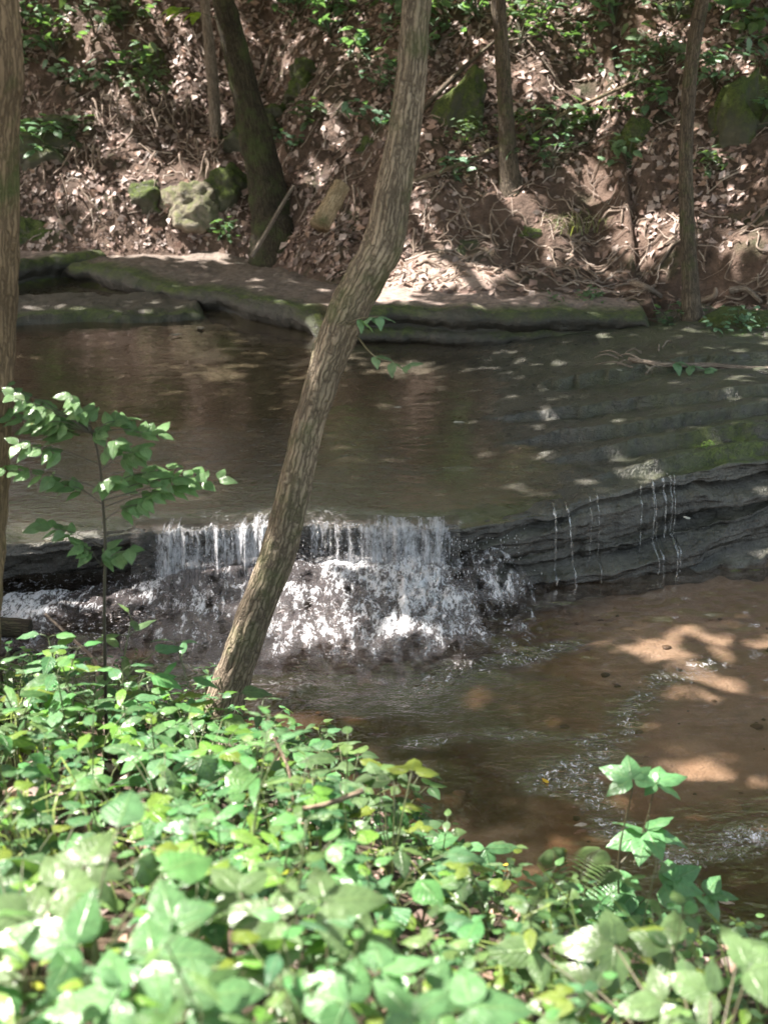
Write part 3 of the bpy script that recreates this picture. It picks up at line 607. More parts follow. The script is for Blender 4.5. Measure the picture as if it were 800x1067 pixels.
for px, py, r in ((560, 55, .5), (620, 110, .35), (500, 45, .25), (590, 20, .3), (660, 90, .2), (200, 95, .22), (140, 100, .2), (180, 200, .25), (80, 60, .2), (380, 60, .25), (610, 180, .2), (770, 190, .25), (690, 30, .2), (240, 20, .2), (480, 100, .15), (340, 130, .2), (640, 220, .15), (100, 40, .25), (130, 150, .2), (60, 190, .18), (230, 190, .12), (300, 60, .2), (330, 190, .15), (420, 150, .2), (520, 200, .18), (560, 230, .2), (700, 240, .2), (780, 250, .2), (780, 110, .2), (740, 40, .2), (350, 30, .2), (180, 40, .25), (600, 270, .15), (450, 250, .15)): hole(H(px, py), r * .85 - .04)
for px, py, r, z in ((300, 930, .5, 1.2), (190, 960, .35, 1.3), (360, 1000, .4, 1.2), (220, 850, .3, .9), (100, 790, .3, .7), (60, 720, .25, .6), (330, 770, .18, .4), (700, 1040, .3, 1.2), (20, 1020, .2, 1.3), (470, 880, .12, .5), (20, 900, .2, 1.), (90, 440, .25, 1.4), (450, 1000, .25, 1.1), (330, 870, .3, .8), (250, 750, .2, .5), (130, 860, .25, .9), (560, 1050, .25, 1.1), (260, 1040, .3, 1.3)): hole(onz(px, py, z), r)
N_ = 84000
cx = rng.uniform(-10.5, 6.5, N_); cy = rng.uniform(.5, 21, N_); cz = rng.uniform(5.2, 8.4, N_) - .0 * cy
Pc = np.stack([cx, cy, cz], -1); gp = Pc - S * ((cz - .5) / S[2])[:, None]      # where each leaf's shadow falls
shade = sst(-4.6, -3.8, gp[:, 0]) * sst(4.6, 3.8, gp[:, 0]) * sst(1.0, 3.2, gp[:, 1]) * sst(16.5, 15, gp[:, 1])
dn = np.maximum(np.maximum(1. * shade, 1. * sst(11, 13, cy)), .5 * sst(5, 8, cy))  # leaves kept to shade the stream and darken the pool reflections
for px_, py_, y_, r_ in ((660, 812, 3.62, .14), (680, 870, 3.65, .16), (700, 920, 3.62, .18), (640, 940, 3.62, .14), (505, 885, 3.75, .14), (420, 870, 3.75, .14), (100, 440, 4.55, .3), (170, 490, 4.6, .2), (30, 430, 4.6, .2)): hole(ony(px_, py_, y_), r_)
cl = n2(cx * 1.0, cy + cz * .7, .55, 3, 400); keep = (cl > -.95) & (rng.uniform(0, 1, N_) < np.maximum(dn, .18))
for p, r, k in targets:
    v = Pc - p; d = np.linalg.norm(v - (v @ S)[:, None] * S, axis=1); keep &= (d > r + .14)
Pc = Pc[keep]
tb_ = [(t_lean, (0, 5.8)), (t_left, (-4, 5.0)), (t_dark, (-3.4, 13.5)), (t_mid, (.8, 14)), (t_right, (3.6, 10.5))]
own = np.argmin(np.stack([np.hypot(Pc[:, 0] - c[0], Pc[:, 1] - c[1]) for _, c in tb_]), 0)
def leafquads(mb, P, Dv, Nv, L, W, col):
    Dv = Dv / np.linalg.norm(Dv, axis=1)[:, None]; Sd = np.cross(Dv, Nv); Sd /= np.linalg.norm(Sd, axis=1)[:, None] + 1e-9; Nn = np.cross(Sd, Dv)
    L = np.asarray(L)[:, None]; W = np.asarray(W)[:, None]; m = len(P)
    V = np.stack([P, P + Dv * L * .45 - Sd * W + Nn * W * .35, P + Dv * L - Nn * L * .12, P + Dv * L * .45 + Sd * W + Nn * W * .35, P + Dv * L * .5], 1)
    base = np.arange(m)[:, None] * 5; q = np.array([[0, 1, 4], [1, 2, 4], [2, 3, 4], [3, 0, 4]])
    mb.add(V.reshape(-1, 3), (base[:, None, :] + q[None]).reshape(-1, 3), np.repeat(col, 5, 0))
for i, (t, c) in enumerate(tb_):
    Q = Pc[own == i]; m = len(Q); D = rng.normal(size=(m, 3)); D[:, 2] *= .4; Nv = rng.normal(size=(m, 3)) * .7 + np.array([0, 0, 1.])
    g = rng.uniform(.7, 1.3, (m, 1)); col = g * np.array([.055, .10, .028]); mb = MB(); L = rng.uniform(.20, .32, m); leafquads(mb, Q, D, Nv, L, L * .33, col)
    local(mb.build('crown', M['canopy'], t), t)

# ------------------------------------------------------------------ leaf litter (uncountable)
m = 46000
lx = rng.uniform(-6, 6, m); ls = rng.uniform(.03, 4.6, m) ** 1.0; ly = ybase(lx) + ls; lz = hill_z(lx, ly)
dens = .50 + 1.1 * n2(lx, ly, .8, 4, 500) + .25 * n2(lx, ly, 3, 3, 501) + .45 * sst(1.2, 2.0, ls) * sst(-.2, .6, lx) - .52 * sst(1.7, 1.1, ls) * sst(0, .4, lx) + .1 * sst(-1, -2, lx)
keep = rng.uniform(0, 1, m) < np.clip(dens, .05, 1); lx, ly, lz = lx[keep], ly[keep], lz[keep]; m = len(lx)
Nh = hn(lx, ly); Nv = Nh + rng.normal(0, .42, (m, 3)); D = rng.normal(size=(m, 3)); D -= (D * Nh).sum(1)[:, None] * Nh * .8
tone = rng.uniform(0, 1, (m, 1)); pal = np.array([[.40, .31, .28], [.29, .195, .165], [.48, .38, .34], [.14, .095, .08], [.32, .21, .16]])
col = pal[rng.choice(5, m, p=[.25, .28, .09, .27, .11])] * rng.uniform(.75, 1.2, (m, 1)); L = .035 + .085 * rng.uniform(0, 1, m) ** 1.6
mb = MB(); leafquads(mb, np.stack([lx, ly, lz], -1) + Nh * .012, D, Nv, L, L * rng.uniform(.22, .36, m), col)
for k in range(1700):                                             # fine twigs matted into the litter
    x = random.uniform(-5, 5); y = float(ybase(np.array(x))) + random.uniform(.1, 4.2); a = random.choice([1.57, 0, .6, 2.5]) + random.gauss(0, .5); l_ = random.uniform(.06, .34); n_ = 5; t = np.linspace(-.5, .5, n_)
    xx = x + math.cos(a) * l_ * t + np.array([random.gauss(0, .012) for _ in range(n_)]); yy = y + math.sin(a) * l_ * t * .8; zz = hill_z(xx, yy) + random.uniform(.01, .06) + np.array([random.gauss(0, .01) for _ in range(n_)])
    r0 = random.uniform(.003, .008); tube(mb, np.stack([xx, yy, zz], -1), np.linspace(r0, r0 * .5, n_), 4, np.array(random.choice([(.40, .32, .27), (.22, .16, .125), (.5, .42, .36)])), cap=False)
tag(mb.build('leaf_litter', M['dead']), 'pinkish brown dead leaves covering the far slope', 'leaf litter', kind='stuff')
# litter on near bank
m = 2600; lx = rng.uniform(-3, 2.5, m); ly = rng.uniform(1.2, 5.7, m); k = ly < yedge(lx) - .03; lx, ly = lx[k], ly[k]; m = len(lx); lz = near_z(lx, ly) + .01
D = rng.normal(size=(m, 3)); D[:, 2] *= .2; Nv = rng.normal(0, .35, (m, 3)) + [0, 0, 1]; col = pal[rng.choice(5, m)] * rng.uniform(.6, 1.1, (m, 1)); L = rng.uniform(.04, .09, m)
mb = MB(); leafquads(mb, np.stack([lx, ly, lz], -1), D, Nv, L, L * .3, col); tag(mb.build('leaf_litter', M['dead']), 'brown dead leaves under the green plants on the near bank', 'leaf litter', kind='stuff')

# ------------------------------------------------------------------ roots and rootlets on the far slope
def surf_walk(px, py, ang, n, step, up=0., wob=.5, lift=.02):
    p = H(px, py); P = []; x, y = p[0], p[1]; a = ang
    for i in range(n):
        P.append((x, y, float(hill_z(np.array(x), np.array(y))) + lift + .012 * math.sin(i * 1.7 + px))); a += random.gauss(0, wob); x += math.cos(a) * step; y += math.sin(a) * step * .8
    return np.array(P)
zones = [((420, 560), (238, 300), 24, 'pale winding root on the dirt left of the bank centre, below the central trunk', 'roots below the central trunk'),
         ((560, 700), (225, 320), 34, 'pale winding root on the bare dirt between the moss cushion and the thin right trunk', 'roots on the bare dirt bank'),
         ((735, 800), (205, 330), 11, 'thin brown root on the slope right of the thin right trunk', 'roots right of the thin trunk')]
for (ax, bx_), (ay, by), cnt, lab, grp in zones:
    for k in range(cnt):
        px, py = random.uniform(ax, bx_), random.uniform(ay, by); n = random.randint(7, 14)
        Pp = surf_walk(px, py, random.choice([0, math.pi]) + random.gauss(0, .7), n, random.uniform(.04, .075)); Pp = spline(Pp, n * 3); r0 = random.uniform(.007, .017)
        mb = MB(); tube(mb, Pp, np.linspace(r0, r0 * .35, len(Pp)), 6, None, .2, k); tag(mb.build('exposed_root', M['root']), lab, 'root', grp)
rl = [((100, 240), (95, 175), 44, 'thin pale rootlet hanging down the left slope above the pale rock', 'hanging rootlets on the left slope'), ((360, 400), (190, 235), 5, 'pale rootlet hanging left of the central trunk', 'rootlets by the central trunk'),
      ((20, 110), (110, 235), 12, 'thin rootlet hanging by the dark rock at the far left', 'rootlets at the far left'), ((425, 520), (190, 250), 10, 'thin rootlet dangling under the fallen branch right of the central trunk', 'rootlets under the fallen branch')]
for (ax, bx_), (ay, by), cnt, lab, grp in rl:
    for k in range(cnt):
        p = H(random.uniform(ax, bx_), random.uniform(ay, by)); n = 9; x, y, z = p + np.array([0, -.12, .08]); Pp = []; dx = random.gauss(0, .02); ln = random.uniform(.025, .06)
        for i in range(n):
            Pp.append((x, y, z)); x += dx + random.gauss(0, .012); z -= ln; y -= .02 + random.gauss(0, .01)
        Pp = np.array(Pp); hz = hill_z(Pp[:, 0], Pp[:, 1]); Pp[:, 2] = np.maximum(Pp[:, 2], hz + .045); mb = MB(); r0 = random.uniform(.009, .017); tube(mb, spline(Pp, 24), np.linspace(r0, .004, 24), 5); tag(mb.build('hanging_rootlet', M['root']), lab, 'root', grp)

# fallen branches, logs, sticks
def branch(name, pts, r0, r1, mat, label, cat='branch', k=10, n=40, bk=.12, fn=None):
    mb = MB(); Pp = spline(pts, n); tube(mb, Pp, np.linspace(r0, r1, n), k, None, bk, len(label)); return tag(mb.build(name, mat), label, cat)
def hp(px, py, up=.04, fwd=.06): return H(px, py) + np.array([0, -fwd, up])
branch('fallen_branch', [hp(425, 194), hp(470, 178), hp(520, 156), hp(580, 125), hp(640, 98), hp(690, 75)], .03, .012, M['deadwood'], 'long grey fallen branch lying diagonally up the slope right of the central trunk')
branch('fallen_branch', [hp(440, 118), hp(465, 92), hp(492, 66), hp(520, 42), hp(550, 4)], .028, .014, M['bark_far'], 'short brown branch leaning above the mossy outcrop')
branch('fallen_branch', [ony(262, 268, 13.2), ony(280, 238, 13.35), ony(296, 210, 13.5), ony(306, 194, 13.6)], .022, .016, M['bark_pale'], 'thin stick leaning against the dark tree base')
branch('fallen_branch', [hp(265, 100), hp(275, 80), hp(284, 50)], .025, .016, M['bark_pale'], 'short pale stick standing right behind the dark tree')
branch('fallen_branch', [hp(520, 48), hp(560, 40), hp(600, 20), hp(640, 2)], .012, .006, M['bark_pale'], 'thin twig at the top of the slope near the slim tree')
branch('fallen_branch', [hp(540, 36), hp(560, 60), hp(585, 95)], .010, .006, M['bark_pale'], 'thin curved twig hanging right of the slim tree')
branch('fallen_branch', [hp(712, 200, .06), hp(722, 240, .06), hp(724, 262, .05)], .009, .006, M['bark_far'], 'thin dark twig hanging right of the thin right trunk')
def log(name, a, b, r, mat, label):
    return branch(name, [a, a * .6 + b * .4 + [0, 0, .01], b], r, r * .85, mat, label, 'log', 20, 40, .15)
log('short_log', ony(333, 236, 12.75), ony(356, 194, 13.05), .095, M['deadwood_pale'], 'short tan log tilted on the far bank left of the central trunk')
a = onz(-40, 655, .08); log('log', a, onz(32, 655, .08), .055, M['bark_dark'], 'dark wet log end at the left waterside')
branch('stick', [onz(655, 374, .56), onz(690, 380, .56), onz(740, 381, .55), onz(800, 385, .55), onz(860, 380, .56)], .018, .022, M['bark_pale'], 'pale stick lying on the rock shelf at the right edge', 'stick')
for k in range(9):
    a = onz(random.uniform(640, 690), random.uniform(362, 392), .56); d = random.uniform(0, 3.14); l_ = random.uniform(.1, .28)
    branch('twig', [a, a + np.array([math.cos(d) * l_ * .5, math.sin(d) * l_ * .4, .03]), a + np.array([math.cos(d) * l_, math.sin(d) * l_ * .8, .0])], .008, .004, M['bark_pale'], 'small twig in the debris pile below the thin right trunk', 'twig', 6, 12)['group'] = 'twigs in the debris pile'
branch('wood_chunk', [hp(658, 298), hp(672, 303), hp(686, 312)], .03, .02, M['bark_pale'], 'bleached wood chunk on the dirt left of the thin right trunk', 'wood')
branch('wood_chunk', [hp(758, 306), hp(775, 305), hp(790, 318)], .03, .016, M['bark_pale'], 'bleached curved wood chunk right of the thin right trunk', 'wood')

# ------------------------------------------------------------------ plants
GREEN = [(.070, .165, .058), (.095, .205, .068), (.055, .135, .055), (.135, .235, .040), (.085, .175, .080)]
def leaf_geo(L, W, droop=.25, fold=.25, nt=7, shape='ovate', cup=0.):
    t = np.linspace(0, 1, nt)
    if shape == 'ovate': w_ = np.sin(np.pi * t ** .75) ** .9 * (1 - .25 * t)
    elif shape == 'heart': w_ = np.sqrt(np.clip(1 - (1.75 * t - .72) ** 2, 0, 1)) * (t < .985); w_[-1] = 0
    else: w_ = np.sin(np.pi * t) ** 1.3
    if shape == 'heart': w_ = np.sin(np.pi * t ** .55) ** .75 * (1 - .15 * t)
    V = []
    for i in range(nt):
        x = t[i] * L; z = -droop * L * t[i] ** 2
        for sgn in (-1, -.5, 0, .5, 1): V.append((x - (.06 * L * abs(sgn) if shape == 'heart' and i == 0 else 0), sgn * w_[i] * W * .5, z + fold * abs(sgn) * w_[i] * W * .5 - .12 * W * (sgn ** 2) * w_[i] + .02 * L * math.sin(i * 2.1 + sgn * 3)))
    global LUV
    LUV = np.array([(t[i], sgn, 1.) for i in range(nt) for sgn in (-1, -.5, 0, .5, 1)])
    return np.array(V), grid_faces(nt, 5)
TILT = 0.
def orient(V, base, az, pitch, roll=0.):
    cz, sz, cp, sp_, cr, sr = math.cos(az), math.sin(az), math.cos(pitch), math.sin(pitch), math.cos(roll), math.sin(roll)
    Rx = np.array([[1, 0, 0], [0, cr, -sr], [0, sr, cr]]); Ry = np.array([[cp, 0, -sp_], [0, 1, 0], [sp_, 0, cp]]); Rz = np.array([[cz, -sz, 0], [sz, cz, 0], [0, 0, 1]])
    ct, st_ = math.cos(TILT), math.sin(TILT); Rt = np.array([[1, 0, 0], [0, ct, -st_], [0, st_, ct]])
    return V @ (Rt @ Rz @ Ry @ Rx).T + np.asarray(base)
def gcol(): 
    c = np.array(random.choice(GREEN)) * random.uniform(.8, 1.25)
    if random.random() < .02: c = np.array([.25, .30, .03])
    return c
def put_leaf(mb, base, az, pitch, L, W, shape='ovate', col=None, droop=.25, roll=None):
    V, Fc = leaf_geo(L, W, droop * random.uniform(.6, 1.5), random.uniform(.1, .35), 8, shape)
    mb.add(orient(V, base, az, pitch, random.gauss(0, .25) if roll is None else roll), Fc, gcol() if col is None else col, LUV)
def plant_herb(h, n, L, seed, wratio=.62):
    random.seed(seed); fo, stm = MB(), MB(); lean = np.array([random.gauss(0, .12), random.gauss(0, .12)]); T = np.linspace(0, 1, 10)
    P = np.stack([lean[0] * T ** 1.5 * h, lean[1] * T ** 1.5 * h, T * h], -1); tube(stm, P, np.linspace(.0035, .0018, 10), 5, (.09, .14, .04)); az = random.uniform(0, 6)
    for i in range(n):
        t = .25 + .75 * i / (n - 1); p = P[min(int(t * 9), 9)] * 1.0; p = np.array([np.interp(t, T, P[:, j]) for j in range(3)]); s_ = L * (.65 + .5 * math.sin(math.pi * min(t * .85, 1)))
        for k in (0, 1):
            a = az + i * 1.57 + k * math.pi + random.gauss(0, .25); pe = p + np.array([math.cos(a), math.sin(a), .45]) * s_ * .35; tube(stm, [p, (p + pe) / 2 + [0, 0, .003], pe], .0013, 4, (.10, .15, .05)); put_leaf(fo, pe, a, random.gauss(.12, .22), s_ * random.uniform(.8, 1.15), s_ * wratio * random.uniform(.85, 1.1))
    return fo, stm
def plant_tri(n, h, L, seed, shape='ovate', wr=.72):
    random.seed(seed); fo, stm = MB(), MB()
    for i in range(n):
        a = random.uniform(0, 6.28); r_ = random.uniform(.04, .17); hh = h * random.uniform(.55, 1.1); top = np.array([math.cos(a) * r_, math.sin(a) * r_, hh])
        P = spline([(0, 0, 0), top * np.array([.35, .35, .65]), top], 8); tube(stm, P, np.linspace(.0028, .0015, 8), 5, (.10, .14, .04)); s_ = L * random.uniform(.75, 1.2)
        for k in (-1, 0, 1):
            aa = a + k * 1.35 + random.gauss(0, .15); put_leaf(fo, top + np.array([math.cos(aa), math.sin(aa), 0]) * .008, aa, random.gauss(.0, .18), s_ * (1.1 if k == 0 else .9), s_ * wr, shape)
    return fo, stm
def plant_broad(n, h, L, seed, wr=.92):
    random.seed(seed); fo, stm = MB(), MB()
    for i in range(n):
        a = random.uniform(0, 6.28); r_ = random.uniform(.03, .20); hh = h * random.uniform(.45, 1.1); top = np.array([math.cos(a) * r_, math.sin(a) * r_, hh])
        P = spline([(0, 0, 0), top * np.array([.3, .3, .7]), top], 8); tube(stm, P, np.linspace(.003, .0016, 8), 5, (.11, .15, .05)); s_ = L * random.uniform(.6, 1.2)
        put_leaf(fo, top, a + random.gauss(0, .5), random.gauss(-.05, .25), s_, s_ * wr * random.uniform(.85, 1.1), 'heart')
    return fo, stm
def mk(name, mbs, loc=(0, 0, 0), rz=0.):
    root = empty(name, loc, rz); mbs[0].build('foliage', M['leaf'], root); mbs[1].build('stem', M['stem'], root); return root

protos = {'leafy_herb': [mk('leafy_herb', plant_herb(h, n, L, s, w_)) for h, n, L, s, w_ in ((.36, 6, .06, 1, .62), (.44, 7, .075, 2, .42), (.30, 5, .055, 3, .7), (.40, 6, .085, 4, .5))],
          'trefoil_plant': [mk('trefoil_plant', plant_tri(n, h, L, s)) for n, h, L, s in ((6, .26, .062, 11), (8, .32, .07, 12), (7, .22, .055, 13))],
          'broadleaf_plant': [mk('broadleaf_plant', plant_broad(n, h, L, s)) for n, h, L, s in ((8, .30, .085, 21), (10, .36, .095, 22), (9, .26, .075, 23))]}
used = set(); random.seed(99)
DESC = {'leafy_herb': 'upright green herb with paired oval leaves', 'trefoil_plant': 'low green plant with leaves in threes', 'broadleaf_plant': 'spreading green plant with broad rounded leaves'}
def zone(px, py):
    if px < 215 and py < 800: return 'at the left edge below the sapling'
    if px < 420 and py < 830: return 'around the leaning tree base'
    if px < 420 and py > 930: return 'in the blurred foreground at bottom left'
    if px < 420: return 'in the sunny middle of the left bank'
    if py > 960: return 'in the foreground at bottom right'
    return 'at the water edge near the ferns'
def project(p):
    v = np.asarray(p) - CAM; d = v @ F_; return 400 + FPX * v[0] / d, 533.5 - FPX * (v @ U_) / d
def ye_(x): return float(np.interp(x, YE_X, YE_Y))
spots = []; tries = 0
while len(spots) < 270 and tries < 20000:
    tries += 1; x = random.uniform(-2.3, 1.5); y = random.uniform(1.75, 5.7); ye = float(yedge(np.array(x)))
    if y > ye - .02 or (x > -.2 and y > ye - .25 - .25 * sst(0, .6, x)): continue
    z = float(near_z(np.array(x), np.array(y))); px, py = project((x, y, z + .3))
    if not (-60 < px < 860) or py > 1200: continue
    if any((x - a) ** 2 + (y - b) ** 2 < .017 for a, b, c in spots): continue
    spots.append((x, y, z))
for x, y, z in spots:
    q = .5 + .5 * float(n2(np.array(x), np.array(y), 1.1, 2, 77)); u = random.random() * .7 + q * .5
    kind = 'leafy_herb' if u < .52 else ('trefoil_plant' if u < .72 else 'broadleaf_plant'); i = random.randrange(len(protos[kind])); o = protos[kind][i]
    if (kind, i) in used: o = copy_tree(o)
    used.add((kind, i)); sc_ = random.uniform(.75, 1.2)
    px, py = project((x, y, z + .15)); zn = zone(px, py)
    if px > 420: sc_ *= .75
    if y > ye_(x) - .7: sc_ *= .62
    if y < 2.1: sc_ *= .85
    o.location = (x, y, z - .01); o.rotation_euler = (random.gauss(0, .08), random.gauss(0, .08), random.uniform(0, 6.28)); o.scale = (sc_,) * 3
    tag(o, DESC[kind] + ' ' + zn, 'plant', kind.replace('_', ' ') + 's ' + zn)
# low ground cover
random.seed(5); mb = MB()
for k in range(2300):
    x = random.uniform(-2.6, 2.0); y = random.uniform(1.5, 5.6); ye = float(np.interp(x, YE_X, YE_Y))
    if y > ye - .08: continue
    z = float(near_z(np.array(x), np.array(y))) + random.uniform(.02, .14); put_leaf(mb, (x, y, z), random.uniform(0, 6.28), random.gauss(.1, .3), random.uniform(.03, .06), random.uniform(.02, .04))
tag(mb.build('ground_cover', M['leaf']), 'low mat of small green leaves on the near bank', 'ground cover', kind='stuff')

# named plants ------------------------------------------------------------
def cane(name, label, base, nodes, leafspec, r0=.004, cat='plant', stemcol=(.10, .085, .04), seed=0, parts='foliage'):
    """stem through nodes; leafspec: (point, [(az, pitch, L, W, shape)])"""
    global TILT
    TILT = .42; random.seed(seed); root = empty(name, base); tag(root, label, cat); stm, fo = MB(), MB(); base = np.array(base)
    for path, ra, rb in nodes:
        Pp = spline([np.array(p) - base for p in path], 8 * len(path)); tube(stm, Pp, np.linspace(ra, rb, len(Pp)), 6, stemcol)
    for p, lst in leafspec:
        for az, pi_, L, W, shp in lst: put_leaf(fo, np.array(p) - base, az, pi_, L, W, shp, np.array([.095, .195, .080]) * random.uniform(.8, 1.25), .2)
    TILT = 0.; stm.build('stem', M['stem'], root); fo.build('foliage', M['leaf'], root); return root
# right cane with three-lobed leaves over the water
yq = 3.62; b = ony(645, 985, yq); b[2] = float(near_z(np.array(b[0]), np.array(b[1])))
q = lambda px, py, dy=0.: ony(px, py, yq + dy)
def tri(p, az, L=.085):
    L *= 1.25
    return tri_(p, az, L)
def tri_(p, az, L): return (p, [(az + k * 1.0, random.gauss(.05, .1), L * (1.0 if k == 0 else .85), L * .66, 'ovate') for k in (-1, 0, 1)])
cane('bramble_plant', 'tall thin stemmed plant with three-part leaves standing over the water at right', b,
     [([b, q(644, 920), q(646, 880), q(656, 835), q(660, 812)], .004, .002), ([q(646, 900), q(668, 870, .05), q(683, 815, .05)], .003, .0015), ([q(660, 900), q(672, 870, .05), q(676, 850, .05)], .002, .0015), ([q(645, 960), q(680, 930), q(700, 920)], .002, .0015), ([q(645, 970), q(620, 950), q(640, 935)], .002, .0015)],
     [tri(q(658, 812), 2.6), tri(q(660, 812), .7, .06), tri(q(684, 815, .05), .3, .08), tri(q(683, 816, .05), 2.9, .05), tri(q(672, 870, .05), -2.9, .1), tri(q(674, 866, .05), -.3, .1), tri(q(690, 922), -.2, .1), tri(q(700, 918), .5, .09), tri(q(660, 930), 3.0, .1), tri(q(640, 935), -2.4, .09), tri(q(630, 950), 3.4, .09), tri(q(655, 945), -1.0, .09), tri(q(735, 932), -.1, .08), tri(q(690, 965), .2, .05)], seed=31)
# oval-leaf plant near centre
yq = 3.75; b = ony(470, 960, yq); b[2] = float(near_z(np.array(b[0]), np.array(b[1])))
cane('leafy_herb', 'plant with large glossy oval leaves held over the water left of the ferns', b,
     [([b, q(480, 920), q(505, 885)], .004, .002), ([b, q(440, 880), q(414, 855)], .004, .002), ([b, q(455, 900), q(440, 870)], .004, .002)],
     [(q(505, 884), [(0.1, -.05, .12, .045, 'ovate'), (-1.3, -.4, .09, .062, 'ovate'), (3.0, .1, .08, .045, 'ovate')]), (q(414, 872), [(1.5, 1.1, .11, .075, 'ovate'), (3.0, .1, .09, .05, 'ovate'), (.3, 0, .09, .06, 'ovate')]), (q(450, 880), [(.4, .1, .10, .06, 'ovate'), (-1., -.2, .1, .065, 'ovate'), (2.4, 0, .1, .06, 'ovate')]), (q(470, 925), [(.2, 0, .1, .055, 'ovate'), (-.8, -.1, .1, .06, 'ovate'), (3.4, 0, .1, .06, 'ovate')])], seed=32)
# sapling on the left
yq = 4.55; b = ony(104, 690, yq); b[2] = float(near_z(np.array(b[0]), np.array(b[1]))) - .02
tips = [(10, 405, .1), (40, 440, .0), (75, 415, -.1), (100, 455, .0), (130, 440, .1), (150, 470, 0), (175, 490, .1), (228, 502, .15), (62, 505, .05), (20, 465, -.05), (150, 525, .0), (135, 575, -.05), (45, 550, .1), (85, 570, 0), (190, 510, .1), (115, 500, -.1), (165, 455, .1), (5, 490, 0), (60, 460, .1), (30, 425, .05), (110, 575, .0), (0, 435, .1), (15, 415, -.1), (50, 430, .15), (75, 445, .1), (120, 462, -.1), (145, 500, .1), (205, 497, .1), (28, 450, .15), (90, 432, .12)]
nodes = [([b, q(109, 640), q(110, 570), q(107, 520), q(104, 485), q(95, 450), q(70, 420)], .0065, .003)]; lf = []
random.seed(8)
for tx, ty, dy in tips:
    hub = q(106, min(max(ty + 20, 480), 590)) if ty > 460 else q(97, 452); tip = q(tx, ty, dy); nodes.append(([hub, (hub + tip) / 2 + [0, 0, .02], tip], .002, .001)); az0 = math.atan2(tip[1] - hub[1], tip[0] - hub[0])
    for f_ in (.5, .62, .74, .86, 1.0):
        p = hub * (1 - f_) + tip * f_ + [0, 0, .01]
        for sg in (-1, 1): lf.append((p, [(az0 + sg * random.uniform(.5, 1.1), random.gauss(.0, .2), random.uniform(.048, .075), random.uniform(.034, .050), 'ovate')]))
cane('sapling', 'young sapling with dark thin stem and tiers of small green leaves at left', b, nodes, lf, cat='sapling', stemcol=(.018, .014, .012), seed=33)
# dry curved twig among the plants at left
branch('dry_twig', [onz(48, 640, .45), onz(75, 665, .42), onz(100, 690, .4), onz(103, 720, .4), onz(112, 765, .35)], .007, .009, M['bark_pale'], 'pale curved dry twig rising from the plants below the sapling', 'twig', 8)
branch('dry_twig', [ony(300, 845, 3.2), ony(340, 838, 3.2), ony(378, 824, 3.25)], .006, .008, M['deadwood'], 'tan dry leaf strip lying over the plants near the centre left', 'twig', 8)
branch('dry_twig', [ony(285, 768, 3.6), ony(300, 800, 3.5), ony(306, 835, 3.4)], .004, .005, M['deadwood'], 'thin brown twig standing in the plants right of the leaning tree', 'twig', 8)
# ferns
def fern(name, label, base, fr, seed, col=(.045, .085, .035), L=.42):
    random.seed(seed); root = empty(name, base); tag(root, label, 'fern'); base = np.array(base)
    for tip, arch in fr:
        mb = MB(); tip = np.array(tip) - base; P = spline([(0, 0, 0), tip * .55 + [0, 0, arch], tip], 26); tube(mb, P, np.linspace(.003, .001, 26), 5, (.05, .05, .02)); T = np.gradient(P, axis=0)
        for i in range(4, 26):
            w_ = .055 * math.sin(math.pi * (i - 2) / 25) ** .7 * (L / .42); az = math.atan2(T[i][1], T[i][0])
            for sg in (-1, 1): V, Fc = leaf_geo(w_ + .008, .011 * L / .42 + .002, .3, .1, 4); mb.add(orient(V, P[i], az + sg * 1.35, 0.05), Fc, np.array(col) * random.uniform(.8, 1.2))
        mb.build('frond', M['leaf'], root)
    return root
yq = 3.5; b = ony(585, 985, yq); b[2] = float(near_z(np.array(b[0]), np.array(b[1])))
fern('fern', 'dark lacy fern arching over the water between the plants at right', b, [(q(625, 885, .1), .08), (q(575, 885, .05), .08), (q(600, 915, 0), .06), (q(640, 905, .1), .06), (q(560, 915, 0), .05)], 41)
# near big leaves bottom right
def bigplant(label, base, leaves, seed, yq):
    b = np.array(base); nodes = []; lf = []
    for px, py, dy, az, pi_, L, W in leaves:
        p = ony(px, py, yq + dy); L *= random.uniform(.7, 1.0); W = L * random.choice((.62, .7, .85));  nodes.append(([b, (b + p) / 2 + [0, 0, .03], p], .003, .002)); lf.append((p, [(az, pi_, L, W, 'heart' if W > .8 * L else 'ovate'), (az + 1.6, pi_, L * .8, W * .8, 'ovate'), (az - 1.5, pi_, L * .85, W * .8, 'ovate')]))
    return cane('broadleaf_plant', label, b, nodes, lf, seed=seed)
b = np.array([.62, 2.15, float(near_z(np.array(.62), np.array(2.15)))])
bigplant('large leaved plant close to the camera in the bottom right corner', b, [(700, 985, .35, 2.9, .0, .13, .11), (770, 990, .2, .3, -.05, .12, .11), (640, 985, .3, 3.0, -.1, .15, .10), (560, 990, .3, 3.2, 0, .12, .09), (740, 1035, .1, 2.7, .1, .12, .10), (780, 1010, .0, .2, .2, .11, .09), (690, 1045, .1, 3.3, .1, .12, .09), (620, 1030, .2, 2.5, 0, .12, .10)], 51, 2.25)
